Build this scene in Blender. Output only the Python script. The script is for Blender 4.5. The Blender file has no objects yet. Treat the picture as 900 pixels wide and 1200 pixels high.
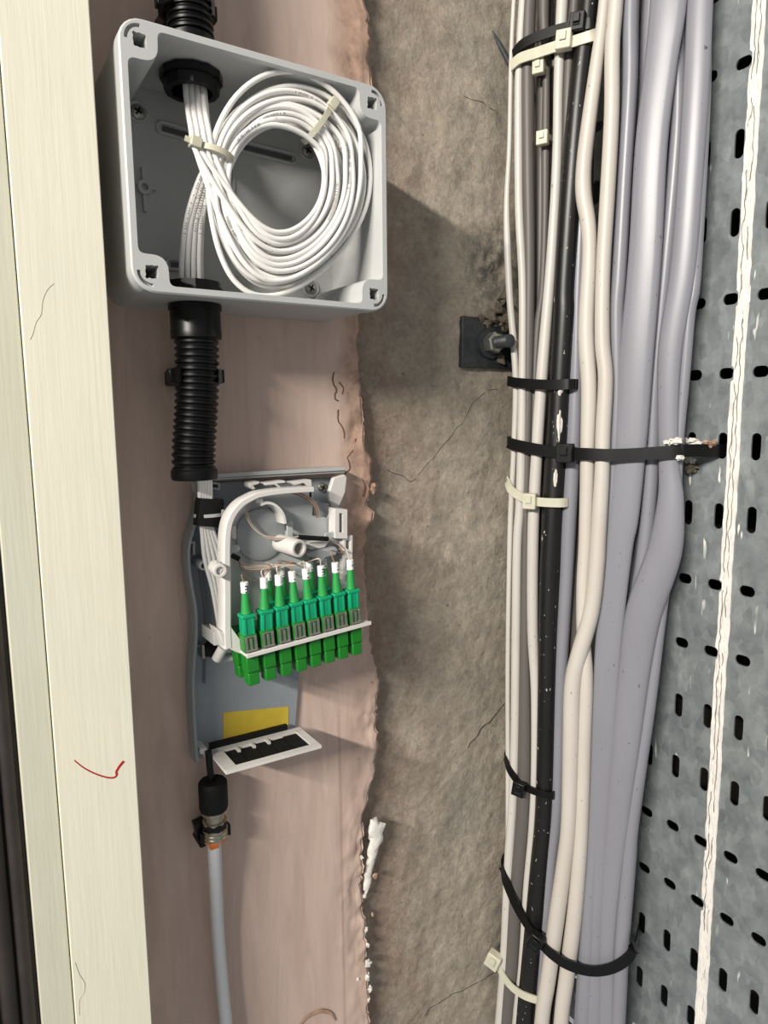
import bpy, bmesh, math, random
from math import sin, cos, pi, radians, sqrt, atan2, tan
from mathutils import Vector as V, Matrix, noise

# ---------------------------------------------------------------- camera, light, exposure
scn = bpy.context.scene
col = scn.collection
yaw, pit, roll = radians(32.728), radians(7.835), radians(-0.5606)
FPX = 820.4                                       # focal length in pixels of a 900 x 1200 frame
CAM = V((0, -.5, 1.2))
Fv = V((sin(yaw)*cos(pit), cos(yaw)*cos(pit), -sin(pit)))
_R = V((cos(yaw), -sin(yaw), 0)); _U = V((sin(yaw)*sin(pit), cos(yaw)*sin(pit), cos(pit)))
Rv = _R*cos(roll) + _U*sin(roll); Uv = _U*cos(roll) - _R*sin(roll)
cd = bpy.data.cameras.new('camera'); cam = bpy.data.objects.new('camera', cd); col.objects.link(cam)
cd.sensor_fit = 'VERTICAL'; cd.sensor_height = 36; cd.lens = FPX/1200*36; cd.clip_start = .01
M3 = Matrix((Rv, Uv, -Fv)).transposed()
cam.matrix_world = Matrix.Translation(CAM) @ M3.to_4x4()
scn.camera = cam

w = bpy.data.worlds.new('world'); scn.world = w; w.use_nodes = True
bg = w.node_tree.nodes['Background']; bg.inputs[0].default_value = (.96, .98, 1, 1); bg.inputs[1].default_value = .33

ld = bpy.data.lights.new('ceiling_tube', 'AREA'); ld.shape = 'RECTANGLE'; ld.size = 1.0; ld.size_y = .07
ld.energy = 100; ld.color = (1, .945, .86)
lo = bpy.data.objects.new('ceiling_tube', ld); col.objects.link(lo)
ldir = V((1, .2, -.36)).normalized()
lx = (V((0, 1, 0)) - ldir*ldir.y).normalized(); lz = -ldir; ly = lz.cross(lx)
lo.matrix_world = Matrix.Translation((-1.72, -1.15, 2.10)) @ Matrix((lx, ly, lz)).transposed().to_4x4()

vs = scn.view_settings
scn.display_settings.display_device = 'sRGB'
vs.view_transform = 'Standard'; vs.look = 'None'; vs.gamma = 1; vs.exposure = 0.0; vs.use_curve_mapping = False

# ---------------------------------------------------------------- measuring helpers
def ray(u, v): return Fv + Rv*((u-450)/FPX) - Uv*((v-600)/FPX)
def PY(u, v, y):                                  # point on the plane Y = y
    d = ray(u, v); return CAM + d*((y-CAM.y)/d.y)
def PX(u, v, x):
    d = ray(u, v); return CAM + d*((x-CAM.x)/d.x)
def cr(pts, per=6):                               # Catmull-Rom through tuples
    pts = [tuple(p) for p in pts]; n = len(pts); out = []
    for i in range(n-1):
        p0 = pts[max(i-1, 0)]; p1 = pts[i]; p2 = pts[i+1]; p3 = pts[min(i+2, n-1)]
        for k in range(per):
            t = k/per
            out.append(tuple(.5*((2*b)+(-a+c)*t+(2*a-5*b+4*c-d)*t*t+(-a+3*b-3*c+d)*t**3) for a, b, c, d in zip(p0, p1, p2, p3)))
    out.append(pts[-1]); return out

# ---------------------------------------------------------------- mesh helpers
class MB:
    def __init__(s): s.v = []; s.f = []
    def add(s, vs_, fs):
        o = len(s.v); s.v += [tuple(p) for p in vs_]; s.f += [tuple(i+o for i in f) for f in fs]; return s
    def box(s, x0, x1, y0, y1, z0, z1, m=None):
        p = [V((x, y, z)) for x in (x0, x1) for y in (y0, y1) for z in (z0, z1)]
        if m: p = [m @ q for q in p]
        return s.add(p, [(0,1,3,2),(4,6,7,5),(0,4,5,1),(2,3,7,6),(0,2,6,4),(1,5,7,3)])
    def prism(s, pts, y0, y1):                    # pts (x,z); front y0 (near the camera), back y1
        n = len(pts)
        a = [(x, y0, z) for x, z in pts]; b = [(x, y1, z) for x, z in pts]
        return s.add(a+b, [tuple(range(n)), tuple(range(2*n-1, n-1, -1))]+[(i, i+n, (i+1) % n+n, (i+1) % n) for i in range(n)])
    def sweep(s, pts, hw, ht, waxis=None, n=10, closed=False, power=1.0):
        pts = [V(p) for p in pts]; m = len(pts)
        hw = hw if isinstance(hw, (list, tuple)) else [hw]*m
        ht = ht if isinstance(ht, (list, tuple)) else [ht]*m
        tang = []
        for i in range(m):
            a = pts[(i-1) % m] if closed else pts[max(i-1, 0)]; b = pts[(i+1) % m] if closed else pts[min(i+1, m-1)]
            t = (b-a); tang.append(t.normalized() if t.length > 1e-9 else V((0, 0, 1)))
        vs_ = []; w_ = None
        for i in range(m):
            t = tang[i]
            if waxis is not None:
                wa = waxis(i) if callable(waxis) else V(waxis)
                w_ = (wa - t*wa.dot(t)).normalized()
            else:
                if w_ is None:
                    w_ = t.orthogonal().normalized()
                else: w_ = (w_ - t*w_.dot(t)).normalized()
            h = t.cross(w_)
            for k in range(n):
                a = 2*pi*(k+.5)/n; c_, s_ = cos(a), sin(a)
                if power != 1: c_ = math.copysign(abs(c_)**power, c_); s_ = math.copysign(abs(s_)**power, s_)
                vs_.append(pts[i]+w_*(hw[i]*c_)+h*(ht[i]*s_))
        fs = []
        for i in range(m if closed else m-1):
            j = (i+1) % m
            fs += [(i*n+k, i*n+(k+1) % n, j*n+(k+1) % n, j*n+k) for k in range(n)]
        if not closed: fs += [tuple(range(n-1, -1, -1)), tuple((m-1)*n+k for k in range(n))]
        return s.add(vs_, fs)
    def tube(s, pts, r, n=8, closed=False): return s.sweep(pts, r, r, None, n, closed)
    def strap(s, pts, wd, th, waxis, closed=False):
        return s.sweep(pts, wd*.5*1.4142, th*.5*1.4142, waxis, 4, closed)
    def lathe(s, prof, o, ax, n=20, m=None):      # prof (r, h) along ax from o
        o = V(o); ax = V(ax).normalized(); a = ax.orthogonal().normalized(); b = ax.cross(a)
        vs_ = []
        for r, h in prof:
            for k in range(n):
                t = 2*pi*k/n; vs_.append(o+ax*h+(a*cos(t)+b*sin(t))*r)
        fs = [(i*n+k, i*n+(k+1) % n, (i+1)*n+(k+1) % n, (i+1)*n+k) for i in range(len(prof)-1) for k in range(n)]
        fs += [tuple(range(n-1, -1, -1)), tuple((len(prof)-1)*n+k for k in range(n))]
        return s.add(vs_, fs)
    def blob(s, c, rx, ry, rz, seed=0, n=8, amp=.35):
        vs_ = []; fs = []; c = V(c)
        rows = n//2+1
        for i in range(rows+1):
            ph = pi*i/rows
            for k in range(n):
                t = 2*pi*k/n; d = V((sin(ph)*cos(t), sin(ph)*sin(t), cos(ph)))
                q = 1+amp*noise.noise(d*1.3+V((seed*3.7, seed*1.3, 0)))
                vs_.append(c+V((d.x*rx, d.y*ry, d.z*rz))*q)
        for i in range(rows):
            fs += [(i*n+k, (i+1)*n+k, (i+1)*n+(k+1) % n, i*n+(k+1) % n) for k in range(n)]
        return s.add(vs_, fs)
    def build(s, name, mat, parent=None, ang=35, bevel=0, recalc=True):
        me = bpy.data.meshes.new(name); me.from_pydata(s.v, [], s.f)
        if recalc:
            bm = bmesh.new(); bm.from_mesh(me); bmesh.ops.recalc_face_normals(bm, faces=bm.faces); bm.to_mesh(me); bm.free()
        me.materials.append(mat)
        if ang:
            me.polygons.foreach_set('use_smooth', [True]*len(me.polygons)); me.set_sharp_from_angle(angle=radians(ang))
        me.update()
        o = bpy.data.objects.new(name, me); col.objects.link(o)
        if parent is not None: put(o, parent)
        if bevel:
            b = o.modifiers.new('bevel', 'BEVEL'); b.width = bevel; b.segments = 2; b.limit_method = 'ANGLE'; b.angle_limit = radians(40)
        return o
def put(o, parent):                               # parts are modelled in world metres unless the thing is a copy
    o.parent = parent
    if not parent.get('_local'): o.matrix_parent_inverse = wmat(parent).inverted()
def wmat(o): return Matrix.Translation(o.location) @ o.rotation_euler.to_matrix().to_4x4() if o.parent is None else Matrix()
def tag(o, label, cat, group=None, kind=None):
    if label: o['label'] = label
    if cat: o['category'] = cat
    if group: o['group'] = group
    if kind: o['kind'] = kind
    return o
def thing(name, loc, label, cat, group=None):
    o = bpy.data.objects.new(name, None); col.objects.link(o); o.location = loc; o.empty_display_size = .01
    return tag(o, label, cat, group)
def sub(name, mb, mat, parent, **k):              # a sub-part; its parent part sits at world identity
    o = mb.build(name, mat, None, **k); o.parent = parent; return o

# ---------------------------------------------------------------- materials
def lin(c): return tuple(((x/255)/12.92 if x/255 <= .04045 else ((x/255+.055)/1.055)**2.4) for x in c)+(1,)
class NT:
    def __init__(s, name):
        s.m = bpy.data.materials.new(name); s.m.use_nodes = True; s.t = s.m.node_tree
        s.b = s.t.nodes['Principled BSDF']; s.co = s.t.nodes.new('ShaderNodeTexCoord').outputs['Object']
    def n(s, typ, **k):
        x = s.t.nodes.new('ShaderNode'+typ)
        for a, b in k.items(): setattr(x, a, b)
        return x
    def l(s, a, b): s.t.links.new(a, b)
    def mapping(s, scale=(1, 1, 1), loc=(0, 0, 0), rot=(0, 0, 0)):
        x = s.n('Mapping'); x.inputs['Scale'].default_value = scale; x.inputs['Location'].default_value = loc; x.inputs['Rotation'].default_value = rot
        s.l(s.co, x.inputs['Vector']); return x.outputs[0]
    def noise(s, scale, detail=4, rough=.55, vec=None, dist=0):
        x = s.n('TexNoise'); x.inputs['Scale'].default_value = scale; x.inputs['Detail'].default_value = detail; x.inputs['Roughness'].default_value = rough; x.inputs['Distortion'].default_value = dist
        s.l(vec if vec is not None else s.co, x.inputs['Vector']); return x.outputs['Fac']
    def ramp(s, fac, stops):
        x = s.n('ValToRGB'); e = x.color_ramp.elements
        while len(e) < len(stops): e.new(.5)
        for q, (p, c) in zip(e, stops): q.position = p; q.color = c if isinstance(c, tuple) else (c, c, c, 1)
        s.l(fac, x.inputs[0]); return x.outputs[0]
    def mix(s, fac, a, b, blend='MIX'):
        x = s.n('Mix', data_type='RGBA', blend_type=blend)
        for i, q in ((0, fac), (6, a), (7, b)):
            if isinstance(q, (int, float, tuple)): x.inputs[i].default_value = q
            else: s.l(q, x.inputs[i])
        return x.outputs[2]
    def math(s, op, a, b=None, clamp=False):
        x = s.n('Math', operation=op, use_clamp=clamp)
        for i, q in enumerate((a, b)):
            if q is None: continue
            if isinstance(q, (int, float)): x.inputs[i].default_value = q
            else: s.l(q, x.inputs[i])
        return x.outputs[0]
    def xyz(s):
        x = s.n('SeparateXYZ'); s.l(s.co, x.inputs[0]); return x.outputs
    def bump(s, h, strength=.3, dist=.001, prev=None):
        x = s.n('Bump'); x.inputs['Strength'].default_value = strength; x.inputs['Distance'].default_value = dist
        s.l(h, x.inputs['Height'])
        if prev is not None: s.l(prev, x.inputs['Normal'])
        return x.outputs[0]
    def fin(s, colr=None, rough=None, metal=None, normal=None, **k):
        for nm, q in (('Base Color', colr), ('Roughness', rough), ('Metallic', metal), ('Normal', normal)):
            if q is None: continue
            if isinstance(q, (int, float, tuple)): s.b.inputs[nm].default_value = q
            else: s.l(q, s.b.inputs[nm])
        for a, b in k.items(): s.b.inputs[a].default_value = b
        return s.m
def plain(name, c, rough=.45, var=.06, scale=120, metal=0, bump=0, **k):
    t = NT(name); c = lin(c); f = t.noise(scale, 3)
    lo_ = tuple(x*(1-var*2) for x in c[:3])+(1,); hi = tuple(min(1, x*(1+var)) for x in c[:3])+(1,)
    cc = t.ramp(f, [(.3, lo_), (.7, hi)])
    nn = t.bump(t.noise(scale*6, 3), bump, .0006) if bump else None
    return t.fin(cc, rough, metal, nn, **k)

def m_concrete():
    t = NT('rough_concrete')
    big = t.noise(9, 3, .6); mid = t.noise(38, 6, .65); fine = t.noise(260, 5, .7)
    c = t.ramp(mid, [(.32, lin((148, 136, 120))), (.5, lin((177, 163, 145))), (.68, lin((198, 184, 165)))])
    c = t.mix(t.ramp(big, [(.5, 0.), (.66, .55)]), c, lin((124, 123, 116)))
    # red plaster smears and a painted shadow band beside the broken plaster edge
    x = t.xyz()[0]
    edge = t.n('MapRange'); edge.inputs['From Min'].default_value = .40; edge.inputs['From Max'].default_value = .29; t.l(x, edge.inputs['Value'])
    red = t.math('MULTIPLY', edge.outputs[0], t.ramp(t.noise(26, 5, .7, t.mapping((1, 1, .6))), [(.38, 0.), (.56, 1.)]))
    c = t.mix(t.math('MULTIPLY', red, .75), c, lin((150, 104, 80)))
    # black mould above the bolted plate
    g = t.n('TexGradient', gradient_type='SPHERICAL')
    p = PY(578, 315, 0); mp = t.mapping((1/.045, 1/.1, 1/.05), (-p.x/.045, 0, -p.z/.05)); t.l(mp, g.inputs[0])
    mo = t.math('MULTIPLY', t.math('POWER', g.outputs[1], .6), t.ramp(t.noise(95, 6, .75), [(.42, 0.), (.56, 1.)]))
    c = t.mix(mo, c, lin((32, 33, 31)))
    # pits
    vo = t.n('TexVoronoi'); vo.inputs['Scale'].default_value = 42; t.l(t.co, vo.inputs['Vector'])
    pit_ = t.ramp(vo.outputs['Distance'], [(.035, 1.), (.06, 0.)])
    c = t.mix(t.math('MULTIPLY', pit_, .8), c, lin((45, 42, 38)))
    gr = t.noise(150, 6, .75)
    c = t.mix(t.ramp(gr, [(.34, .4), (.47, 0.)]), c, lin((100, 91, 79)))
    c = t.mix(t.ramp(gr, [(.56, 0.), (.70, .5)]), c, lin((214, 202, 182)))
    c = t.mix(.35, c, t.ramp(fine, [(.3, (.19, .175, .15, 1)), (.7, (.52, .48, .41, 1))]))
    n = t.bump(t.noise(150, 8, .75), .9, .0030); n = t.bump(t.noise(520, 4, .7), .45, .0008, n)
    return t.fin(c, .93, None, n)
def m_plaster():
    t = NT('pink_plaster')
    st = t.noise(7, 5, .6, t.mapping((9, 9, 1.2)), 1.2); bl = t.noise(14, 4, .6, t.mapping((1.4, 1, .7)))
    c = t.ramp(st, [(.3, lin((194, 169, 156))), (.5, lin((206, 181, 167))), (.72, lin((215, 191, 177)))])
    c = t.mix(t.ramp(bl, [(.4, 0.), (.7, .4)]), c, lin((198, 176, 166)))
    # pale scratches
    sc = t.noise(16, 3, .6, t.mapping((1, 1, .22), rot=(0, radians(38), 0)), .4)
    sc2 = t.math('MULTIPLY', t.ramp(t.noise(300, 2, .5, t.mapping((1, 1, .12), rot=(0, radians(40), 0))), [(.66, 0.), (.70, 1.)]), t.ramp(sc, [(.55, 0.), (.62, .7)]))
    c = t.mix(sc2, c, lin((214, 192, 178)))
    # brown strip where the paper is torn near the edge
    x = t.xyz()[0]
    e = t.n('MapRange'); e.inputs['From Min'].default_value = .268; e.inputs['From Max'].default_value = .284
    t.l(t.math('ADD', x, t.math('MULTIPLY', t.math('SUBTRACT', t.noise(22, 4), .5), .03)), e.inputs['Value'])
    tz = t.n('MapRange'); tz.inputs['From Min'].default_value = 1.0; tz.inputs['From Max'].default_value = 1.1; t.l(t.xyz()[2], tz.inputs['Value'])
    tm = t.math('MULTIPLY', e.outputs[0], t.math('ADD', .25, t.math('MULTIPLY', tz.outputs[0], .55)))
    c = t.mix(tm, c, t.ramp(t.noise(90, 6, .7), [(.32, lin((122, 94, 78))), (.5, lin((170, 136, 116))), (.7, lin((190, 158, 138)))]))
    # rust-coloured run mark
    q = t.math('ABSOLUTE', t.math('SUBTRACT', x, .2655)); r = t.n('MapRange'); r.inputs['From Min'].default_value = .0022; r.inputs['From Max'].default_value = 0
    t.l(q, r.inputs['Value']); z = t.xyz()[2]; zr = t.n('MapRange'); zr.inputs['From Min'].default_value = .97; zr.inputs['From Max'].default_value = .93; t.l(z, zr.inputs['Value'])
    c = t.mix(t.math('MULTIPLY', t.math('MULTIPLY', r.outputs[0], zr.outputs[0]), .4), c, lin((140, 100, 78)))
    spots = t.ramp(t.noise(75, 2, .4), [(.76, 0.), (.79, .8)])
    c = t.mix(spots, c, lin((90, 72, 62)))
    n = t.bump(st, .15, .002); n = t.bump(t.noise(320, 5, .6), .12, .0006, n)
    return t.fin(c, .72, None, n)
def m_cream(name, c1, c2):
    t = NT(name)
    st = t.noise(60, 4, .6, t.mapping((9, 9, .35)), .3)
    c = t.ramp(st, [(.3, lin(c1)), (.7, lin(c2))])
    c = t.mix(t.ramp(t.noise(11, 3), [(.45, 0.), (.75, .35)]), c, lin((216, 214, 200)))
    n = t.bump(st, .22, .0006)
    return t.fin(c, .42, None, n)
def m_galv():
    t = NT('galvanised_steel')
    vo = t.n('TexVoronoi'); vo.inputs['Scale'].default_value = 150; t.l(t.mapping((1, 1, .6)), vo.inputs['Vector'])
    sp = t.n('SeparateColor'); t.l(vo.outputs['Color'], sp.inputs[0])
    c = t.mix(.5, t.ramp(sp.outputs[0], [(0, lin((112, 118, 120))), (1, lin((150, 156, 158)))]), t.ramp(t.noise(48, 5, .65), [(.3, lin((98, 105, 108))), (.7, lin((162, 167, 168)))]))
    sm = t.ramp(t.noise(24, 6, .7, t.mapping((1, 1, .35))), [(.58, 0.), (.74, .5)])
    c = t.mix(sm, c, lin((190, 194, 193)))
    dr = t.math('MULTIPLY', t.ramp(t.noise(190, 2, .5, t.mapping((1, 1, .16))), [(.675, 0.), (.70, 1.)]), t.ramp(t.noise(15, 2), [(.48, 0.), (.58, 1.)]))
    c = t.mix(dr, c, lin((225, 225, 220)))
    mt = t.math('SUBTRACT', .4, t.math('MULTIPLY', dr, .4), True)
    return t.fin(c, t.ramp(t.noise(70, 4), [(.3, .42), (.7, .62)]), mt, t.bump(t.noise(400, 3), .06, .0005))
def m_cable(name, c, rough=.42, dirt=.35, dc=(96, 90, 82), speck=(70, 65, 60), th_=.73):
    t = NT(name)
    a = t.noise(30, 4, .6, t.mapping((1, 1, .35)))
    cc = t.mix(t.ramp(a, [(.4, 0.), (.78, dirt)]), lin(c), lin(dc))
    s_ = t.ramp(t.noise(330, 2, .5, t.mapping((1, 1, .55))), [(th_, 0.), (th_+.03, .8)])
    cc = t.mix(s_, cc, lin(speck))
    return t.fin(cc, rough, None, t.bump(a, .08, .002))

M = {}
M['concrete'] = m_concrete(); M['plaster'] = m_plaster()
M['cream'] = m_cream('cream_gloss_paint', (224, 220, 200), (232, 228, 209)); M['cream2'] = m_cream('darker_greyish_cream', (200, 198, 178), (208, 206, 187))  # second tone is a greyer, darker version of the cream, for the narrow strip
M['galv'] = m_galv()
M['rim'] = plain('grey_abs', (184, 185, 184), .42, .02, 40)
M['grey'] = plain('mid_grey_plastic', (150, 156, 162), .45, .03, 40)
M['tray'] = plain('pale_grey_plastic', (212, 208, 204), .4, .03, 40)
M['trayfloor'] = plain('tray_floor_plastic', (168, 172, 172), .45, .03, 40)
M['clear'] = plain('frosted_plastic', (176, 180, 182), .25, .03, 40, **{'Transmission Weight': .25})
M['black'] = plain('black_plastic', (9, 9, 10), .36, .1, 90, **{'Specular IOR Level': .3})
M['blackdull'] = plain('black_rubber', (9, 9, 10), .7, .1, 90, **{'Specular IOR Level': .3})
M['recess'] = plain('grey_recess', (84, 86, 86), .6, .05)
M['hole'] = plain('dark_cavity', (22, 22, 22), .9, .1)
M['white'] = m_cable('white_fibre_jacket', (236, 234, 230), .36, .08, (200, 196, 188), (150, 146, 140))
M['beige'] = m_cable('beige_cable', (194, 188, 180), .45, .3, (170, 156, 140), (92, 82, 72))
M['whitec'] = m_cable('white_cable', (194, 190, 184), .42, .35, (168, 160, 150), (80, 74, 68))
M['greyc'] = m_cable('grey_cable', (131, 131, 139), .36, .3, (112, 111, 117), (64, 64, 66))
M['greyd'] = m_cable('dark_grey_cable', (92, 87, 84), .5, .35, (96, 90, 86))
M['blackc'] = m_cable('black_cable', (13, 13, 14), .4, .3, (40, 38, 36), (190, 188, 182), .705)
M['tieb'] = plain('black_nylon', (10, 10, 11), .36, .1, 90, **{'Specular IOR Level': .35})
M['tiew'] = plain('natural_nylon', (200, 194, 174), .35, .05, 90, **{'Subsurface Weight': .1})
M['green'] = plain('green_adapter_plastic', (26, 122, 34), .35, .05, 90)
M['boot'] = plain('green_rubber_boot', (38, 148, 70), .5, .05, 90)
M['teal'] = plain('green_connector_plastic', (14, 160, 112), .28, .06, 90, **{'Transmission Weight': .05})
M['mark'] = plain('white_marker', (238, 238, 236), .5, .02)
M['ink'] = plain('black_ink', (26, 26, 28), .6, .02)
M['print'] = plain('grey_print', (110, 108, 106), .6, .02)
M['steel'] = plain('steel', (170, 168, 160), .32, .08, 200, .85)
M['steeld'] = plain('dark_steel', (70, 74, 76), .5, .15, 150, .6, .2)
M['brass'] = plain('nickel_plated_brass', (176, 168, 152), .26, .06, 200, .9)
M['orange'] = plain('orange_band', (214, 112, 34), .5, .05)
M['fibre'] = plain('bare_fibre_coating', (206, 190, 178), .3, .05)
M['fibreb'] = plain('brown_fibre_coating', (150, 116, 96), .3, .05)
M['filler'] = plain('white_filler', (226, 222, 214), .8, .08, 160, 0, .5)
M['stripe'] = plain('white_sealant', (224, 220, 214), .7, .04, 160)
M['pinkcrack'] = plain('plaster_crack', (112, 80, 62), .95, .1)
M['crease'] = plain('sealant_crease', (120, 116, 110), .8, .05)
M['chip'] = plain('plaster_chip', (178, 146, 124), .85, .12, 160, 0, .5)
M['dust'] = plain('mortar_dust', (98, 90, 77), .95, .2, 260, 0, .6)
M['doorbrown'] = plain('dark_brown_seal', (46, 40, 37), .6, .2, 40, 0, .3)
M['doorgrey'] = plain('grey_metal_edge', (128, 134, 138), .4, .1, 60)
M['olive'] = plain('yellow_green_cap', (150, 150, 62), .5, .06)
M['yellow'] = plain('yellow_label', (214, 186, 62), .5, .04)
M['red'] = plain('red_ink', (176, 22, 34), .5, .05)
M['seam'] = plain('grey_seam', (132, 128, 114), .8, .15, 60)  # darker grey-cream line between the two boards
M['pcrack'] = plain('paint_crack', (176, 170, 150), .6, .02)
M['crack'] = plain('crack_shade', (58, 52, 46), .95, .1)  # dark colour stands in for the shade inside the concrete cracks

# ---------------------------------------------------------------- the setting
PW = -.015                                        # face of the plaster
def fbm(x, y, z, o=4): return noise.fractal(V((x, y, z)), 1.0, 2.0, o)
def build_concrete():
    mb = MB(); x0, x1, z0, z1 = .24, .62, .55, 1.85; st = .0032
    nx = int((x1-x0)/st); nz = int((z1-z0)/st); vs_ = []
    pm = PY(578, 315, 0)
    for j in range(nz+1):
        for i in range(nx+1):
            x = x0+i*st; z = z0+j*st
            y = .0030*fbm(x*14, 0, z*14, 3)+.0010*fbm(x*95, 3, z*95, 4)
            d = ((x-pm.x)/.03)**2+((z-pm.z)/.03)**2
            if d < 1: y += .006*(1-d)*(.4+fbm(x*60, 9, z*60, 3))
            vs_.append((x, y+.001, z))
    fs = [(j*(nx+1)+i, j*(nx+1)+i+1, (j+1)*(nx+1)+i+1, (j+1)*(nx+1)+i) for j in range(nz) for i in range(nx)]
    mb.add(vs_, fs)
    mb.box(x0, x1, .012, .06, z0, z1)
    return mb.build('wall_back', M['concrete'], ang=0, recalc=False)
wall = build_concrete(); wall.data.polygons.foreach_set('use_smooth', [True]*len(wall.data.polygons))
tag(wall, 'rough grey concrete wall behind the torn plaster edge', 'wall', kind='structure')

EDGE = [(429,-150),(428,-60),(429,0),(433,21),(435,53),(436,91),(434,180),(428,260),(424,330),(421,380),(421,428),(425,460),(428,508),(429,527),(437,540),(437,567),(433,593),(438,602),(429,640),(427,667),(432,707),(435,760),(444,787),(443,840),(444,875),(441,905),(430,940),(426,962),(427,993),(425,1040),(429,1087),(432,1133),(433,1174),(433,1210),(430,1300),(431,1420)]
EP = sorted([(PY(u, v, PW).z, PY(u, v, PW).x) for u, v in EDGE])
def edge_x(z):
    if z <= EP[0][0]: return EP[0][1]
    for (a, xa), (b, xb) in zip(EP, EP[1:]):
        if a <= z <= b:
            return xa+(xb-xa)*(z-a)/(b-a)
    return EP[-1][1]
def build_plaster():
    mb = MB(); z0, z1, st = .55, 1.85, .0028; rows = int((z1-z0)/st)
    ts = [i/34 for i in range(35)]+[1.0]
    xs_n = 64; vs_ = []; ncol = None
    for j in range(rows+1):
        z = z0+j*st; xe = edge_x(z)+.0026*fbm(2, z*80, 0, 5)+.0016*fbm(7, z*260, 0, 3)
        row = []
        for i in range(xs_n+1):
            t = i/xs_n; t = 1-(1-t)**2.4
            x = -.02+(xe+.02)*t; dd = xe-x
            y = PW+.0005*fbm(x*10, 1, z*6, 2)
            k = max(0, 1-dd/.03)
            y += k*(.0034*(.3+fbm(x*70, 5, z*55, 5)))*(.5+.8*max(0, fbm(4, 8, z*7, 2)+.3))
            if dd < .002: y += .0012
            row.append((x, y, z))
        row.append((xe+.0006*fbm(1, 1, z*200, 2), PW*.55, z+.0)); row.append((xe-.002, -.0015, z)); row.append((xe-.004, .003, z))
        ncol = len(row); vs_ += row
    fs = [(j*ncol+i, j*ncol+i+1, (j+1)*ncol+i+1, (j+1)*ncol+i) for j in range(rows) for i in range(ncol-1)]
    mb.add(vs_, fs)
    return mb.build('wall_left', M['plaster'], ang=0, recalc=False)
pl = build_plaster(); pl.data.polygons.foreach_set('use_smooth', [True]*len(pl.data.polygons))
tag(pl, 'pink skim plaster wall with a ragged broken right edge', 'wall', kind='structure')
# loose crumbs clinging to the broken edge
random.seed(4)
for (u, v, s, mt) in [(438,572,3.2,'chip'),(430,1090,2,'filler'),(431,1108,1.6,'filler'),(432,1130,3,'filler'),(431,1145,2.6,'filler'),(434,1160,2.4,'filler'),(420,1148,1.6,'filler'),(432,1172,1.8,'filler'),(440,1027,2.2,'chip'),(437,1072,1.6,'chip'),(434,700,1.6,'chip'),(436,800,1.6,'chip'),(424,1005,1.6,'filler'),(428,1050,1.7,'filler')]:
    p = PY(u, v, PW); k = s*.00062*1.5
    o = MB().blob((p.x, PW+.0005, p.z), k, k*.8, k*1.3, u*.7+v, 8, 1.1).build('plaster_crumb', M[mt], ang=20); o.parent = pl
# white filler icicle in the gap
mb = MB(); P = [PY(*p, -.010) for p in [(437,958),(439,968),(440,980),(437,995),(432,1018),(429,1040),(427,1052)]]
mb.sweep(cr(P, 4), [q*.00062 for q in [x[0] for x in cr([(4,),(10,),(11,),(9,),(7,),(4,),(.6,)], 4)]], [q*.0005 for q in [x[0] for x in cr([(3,),(7,),(8,),(6,),(5,),(3,),(.6,)], 4)]], (1, 0, 0), 10)
for i in range(len(mb.v)):
    x, y, z = mb.v[i]; q = noise.noise(V((x, y, z))*190)*.0036; mb.v[i] = (x+q, y-abs(q), z+q)
tag(mb.build('filler_lump', M['filler'], ang=60), 'white dried filler lump hanging in the gap at the plaster edge', 'filler')

# hairline cracks of the concrete
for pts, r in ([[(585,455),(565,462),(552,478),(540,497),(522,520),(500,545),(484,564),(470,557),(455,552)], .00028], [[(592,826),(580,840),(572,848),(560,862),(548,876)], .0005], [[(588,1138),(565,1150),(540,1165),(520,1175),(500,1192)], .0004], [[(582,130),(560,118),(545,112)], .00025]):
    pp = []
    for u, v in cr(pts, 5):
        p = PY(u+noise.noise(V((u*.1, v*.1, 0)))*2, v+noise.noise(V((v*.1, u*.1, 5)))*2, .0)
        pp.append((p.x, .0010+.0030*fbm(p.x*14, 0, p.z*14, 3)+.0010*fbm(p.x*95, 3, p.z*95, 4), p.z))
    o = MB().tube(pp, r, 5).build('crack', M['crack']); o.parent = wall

# right-hand wall behind the perforated tray, ground of the shaft left out (not in view)
XT = .5358
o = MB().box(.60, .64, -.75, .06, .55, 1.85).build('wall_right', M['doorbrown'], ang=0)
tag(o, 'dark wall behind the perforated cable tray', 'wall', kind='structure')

# cream door frame
CY = -.0825
xr = sum(PY(u, v, CY).x for u, v in [(105,0),(141,600),(178,1200)])/3
xc = sum(PY(u, v, CY).x for u, v in [(10,250),(40,600),(72,975),(92,1195)])/4
xl = sum(PY(u, v, CY+.004).x for u, v in [(2,640),(17,850),(32,995),(50,1200)])/4
fr = MB().box(xc+.0003, xr, CY, .004, .5, 1.9).build('trim_1', M['cream'], bevel=.0006)
tag(fr, 'wide cream gloss-painted door frame board with a red pen tick', 'door frame', kind='structure')
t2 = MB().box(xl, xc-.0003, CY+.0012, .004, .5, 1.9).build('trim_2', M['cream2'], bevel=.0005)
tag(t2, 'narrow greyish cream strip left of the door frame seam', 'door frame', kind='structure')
seam = MB().box(xc-.001, xc+.001, CY+.0030, 0, .5, 1.9).build('seam', M['seam'], ang=0); seam.parent = fr
dk = MB()
dk.box(xl-.0235, xl-.0004, CY+.010, 0, .5, 1.9); 
for dx, r in ((.006, .0042), (.0155, .0052)): dk.tube([(xl-dx, CY+.010, .5), (xl-dx, CY+.010, 1.9)], r, 10)
tag(dk.build('trim_3', M['doorbrown'], ang=40), 'dark brown rubber-edged recess at the far left edge', 'door seal', kind='structure')
tag(MB().box(xl-.06, xl-.0235, CY+.004, 0, .5, 1.9).build('door_1', M['doorgrey'], bevel=.002), 'blue-grey door edge sliver at the bottom left corner', 'door', kind='structure')
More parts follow.
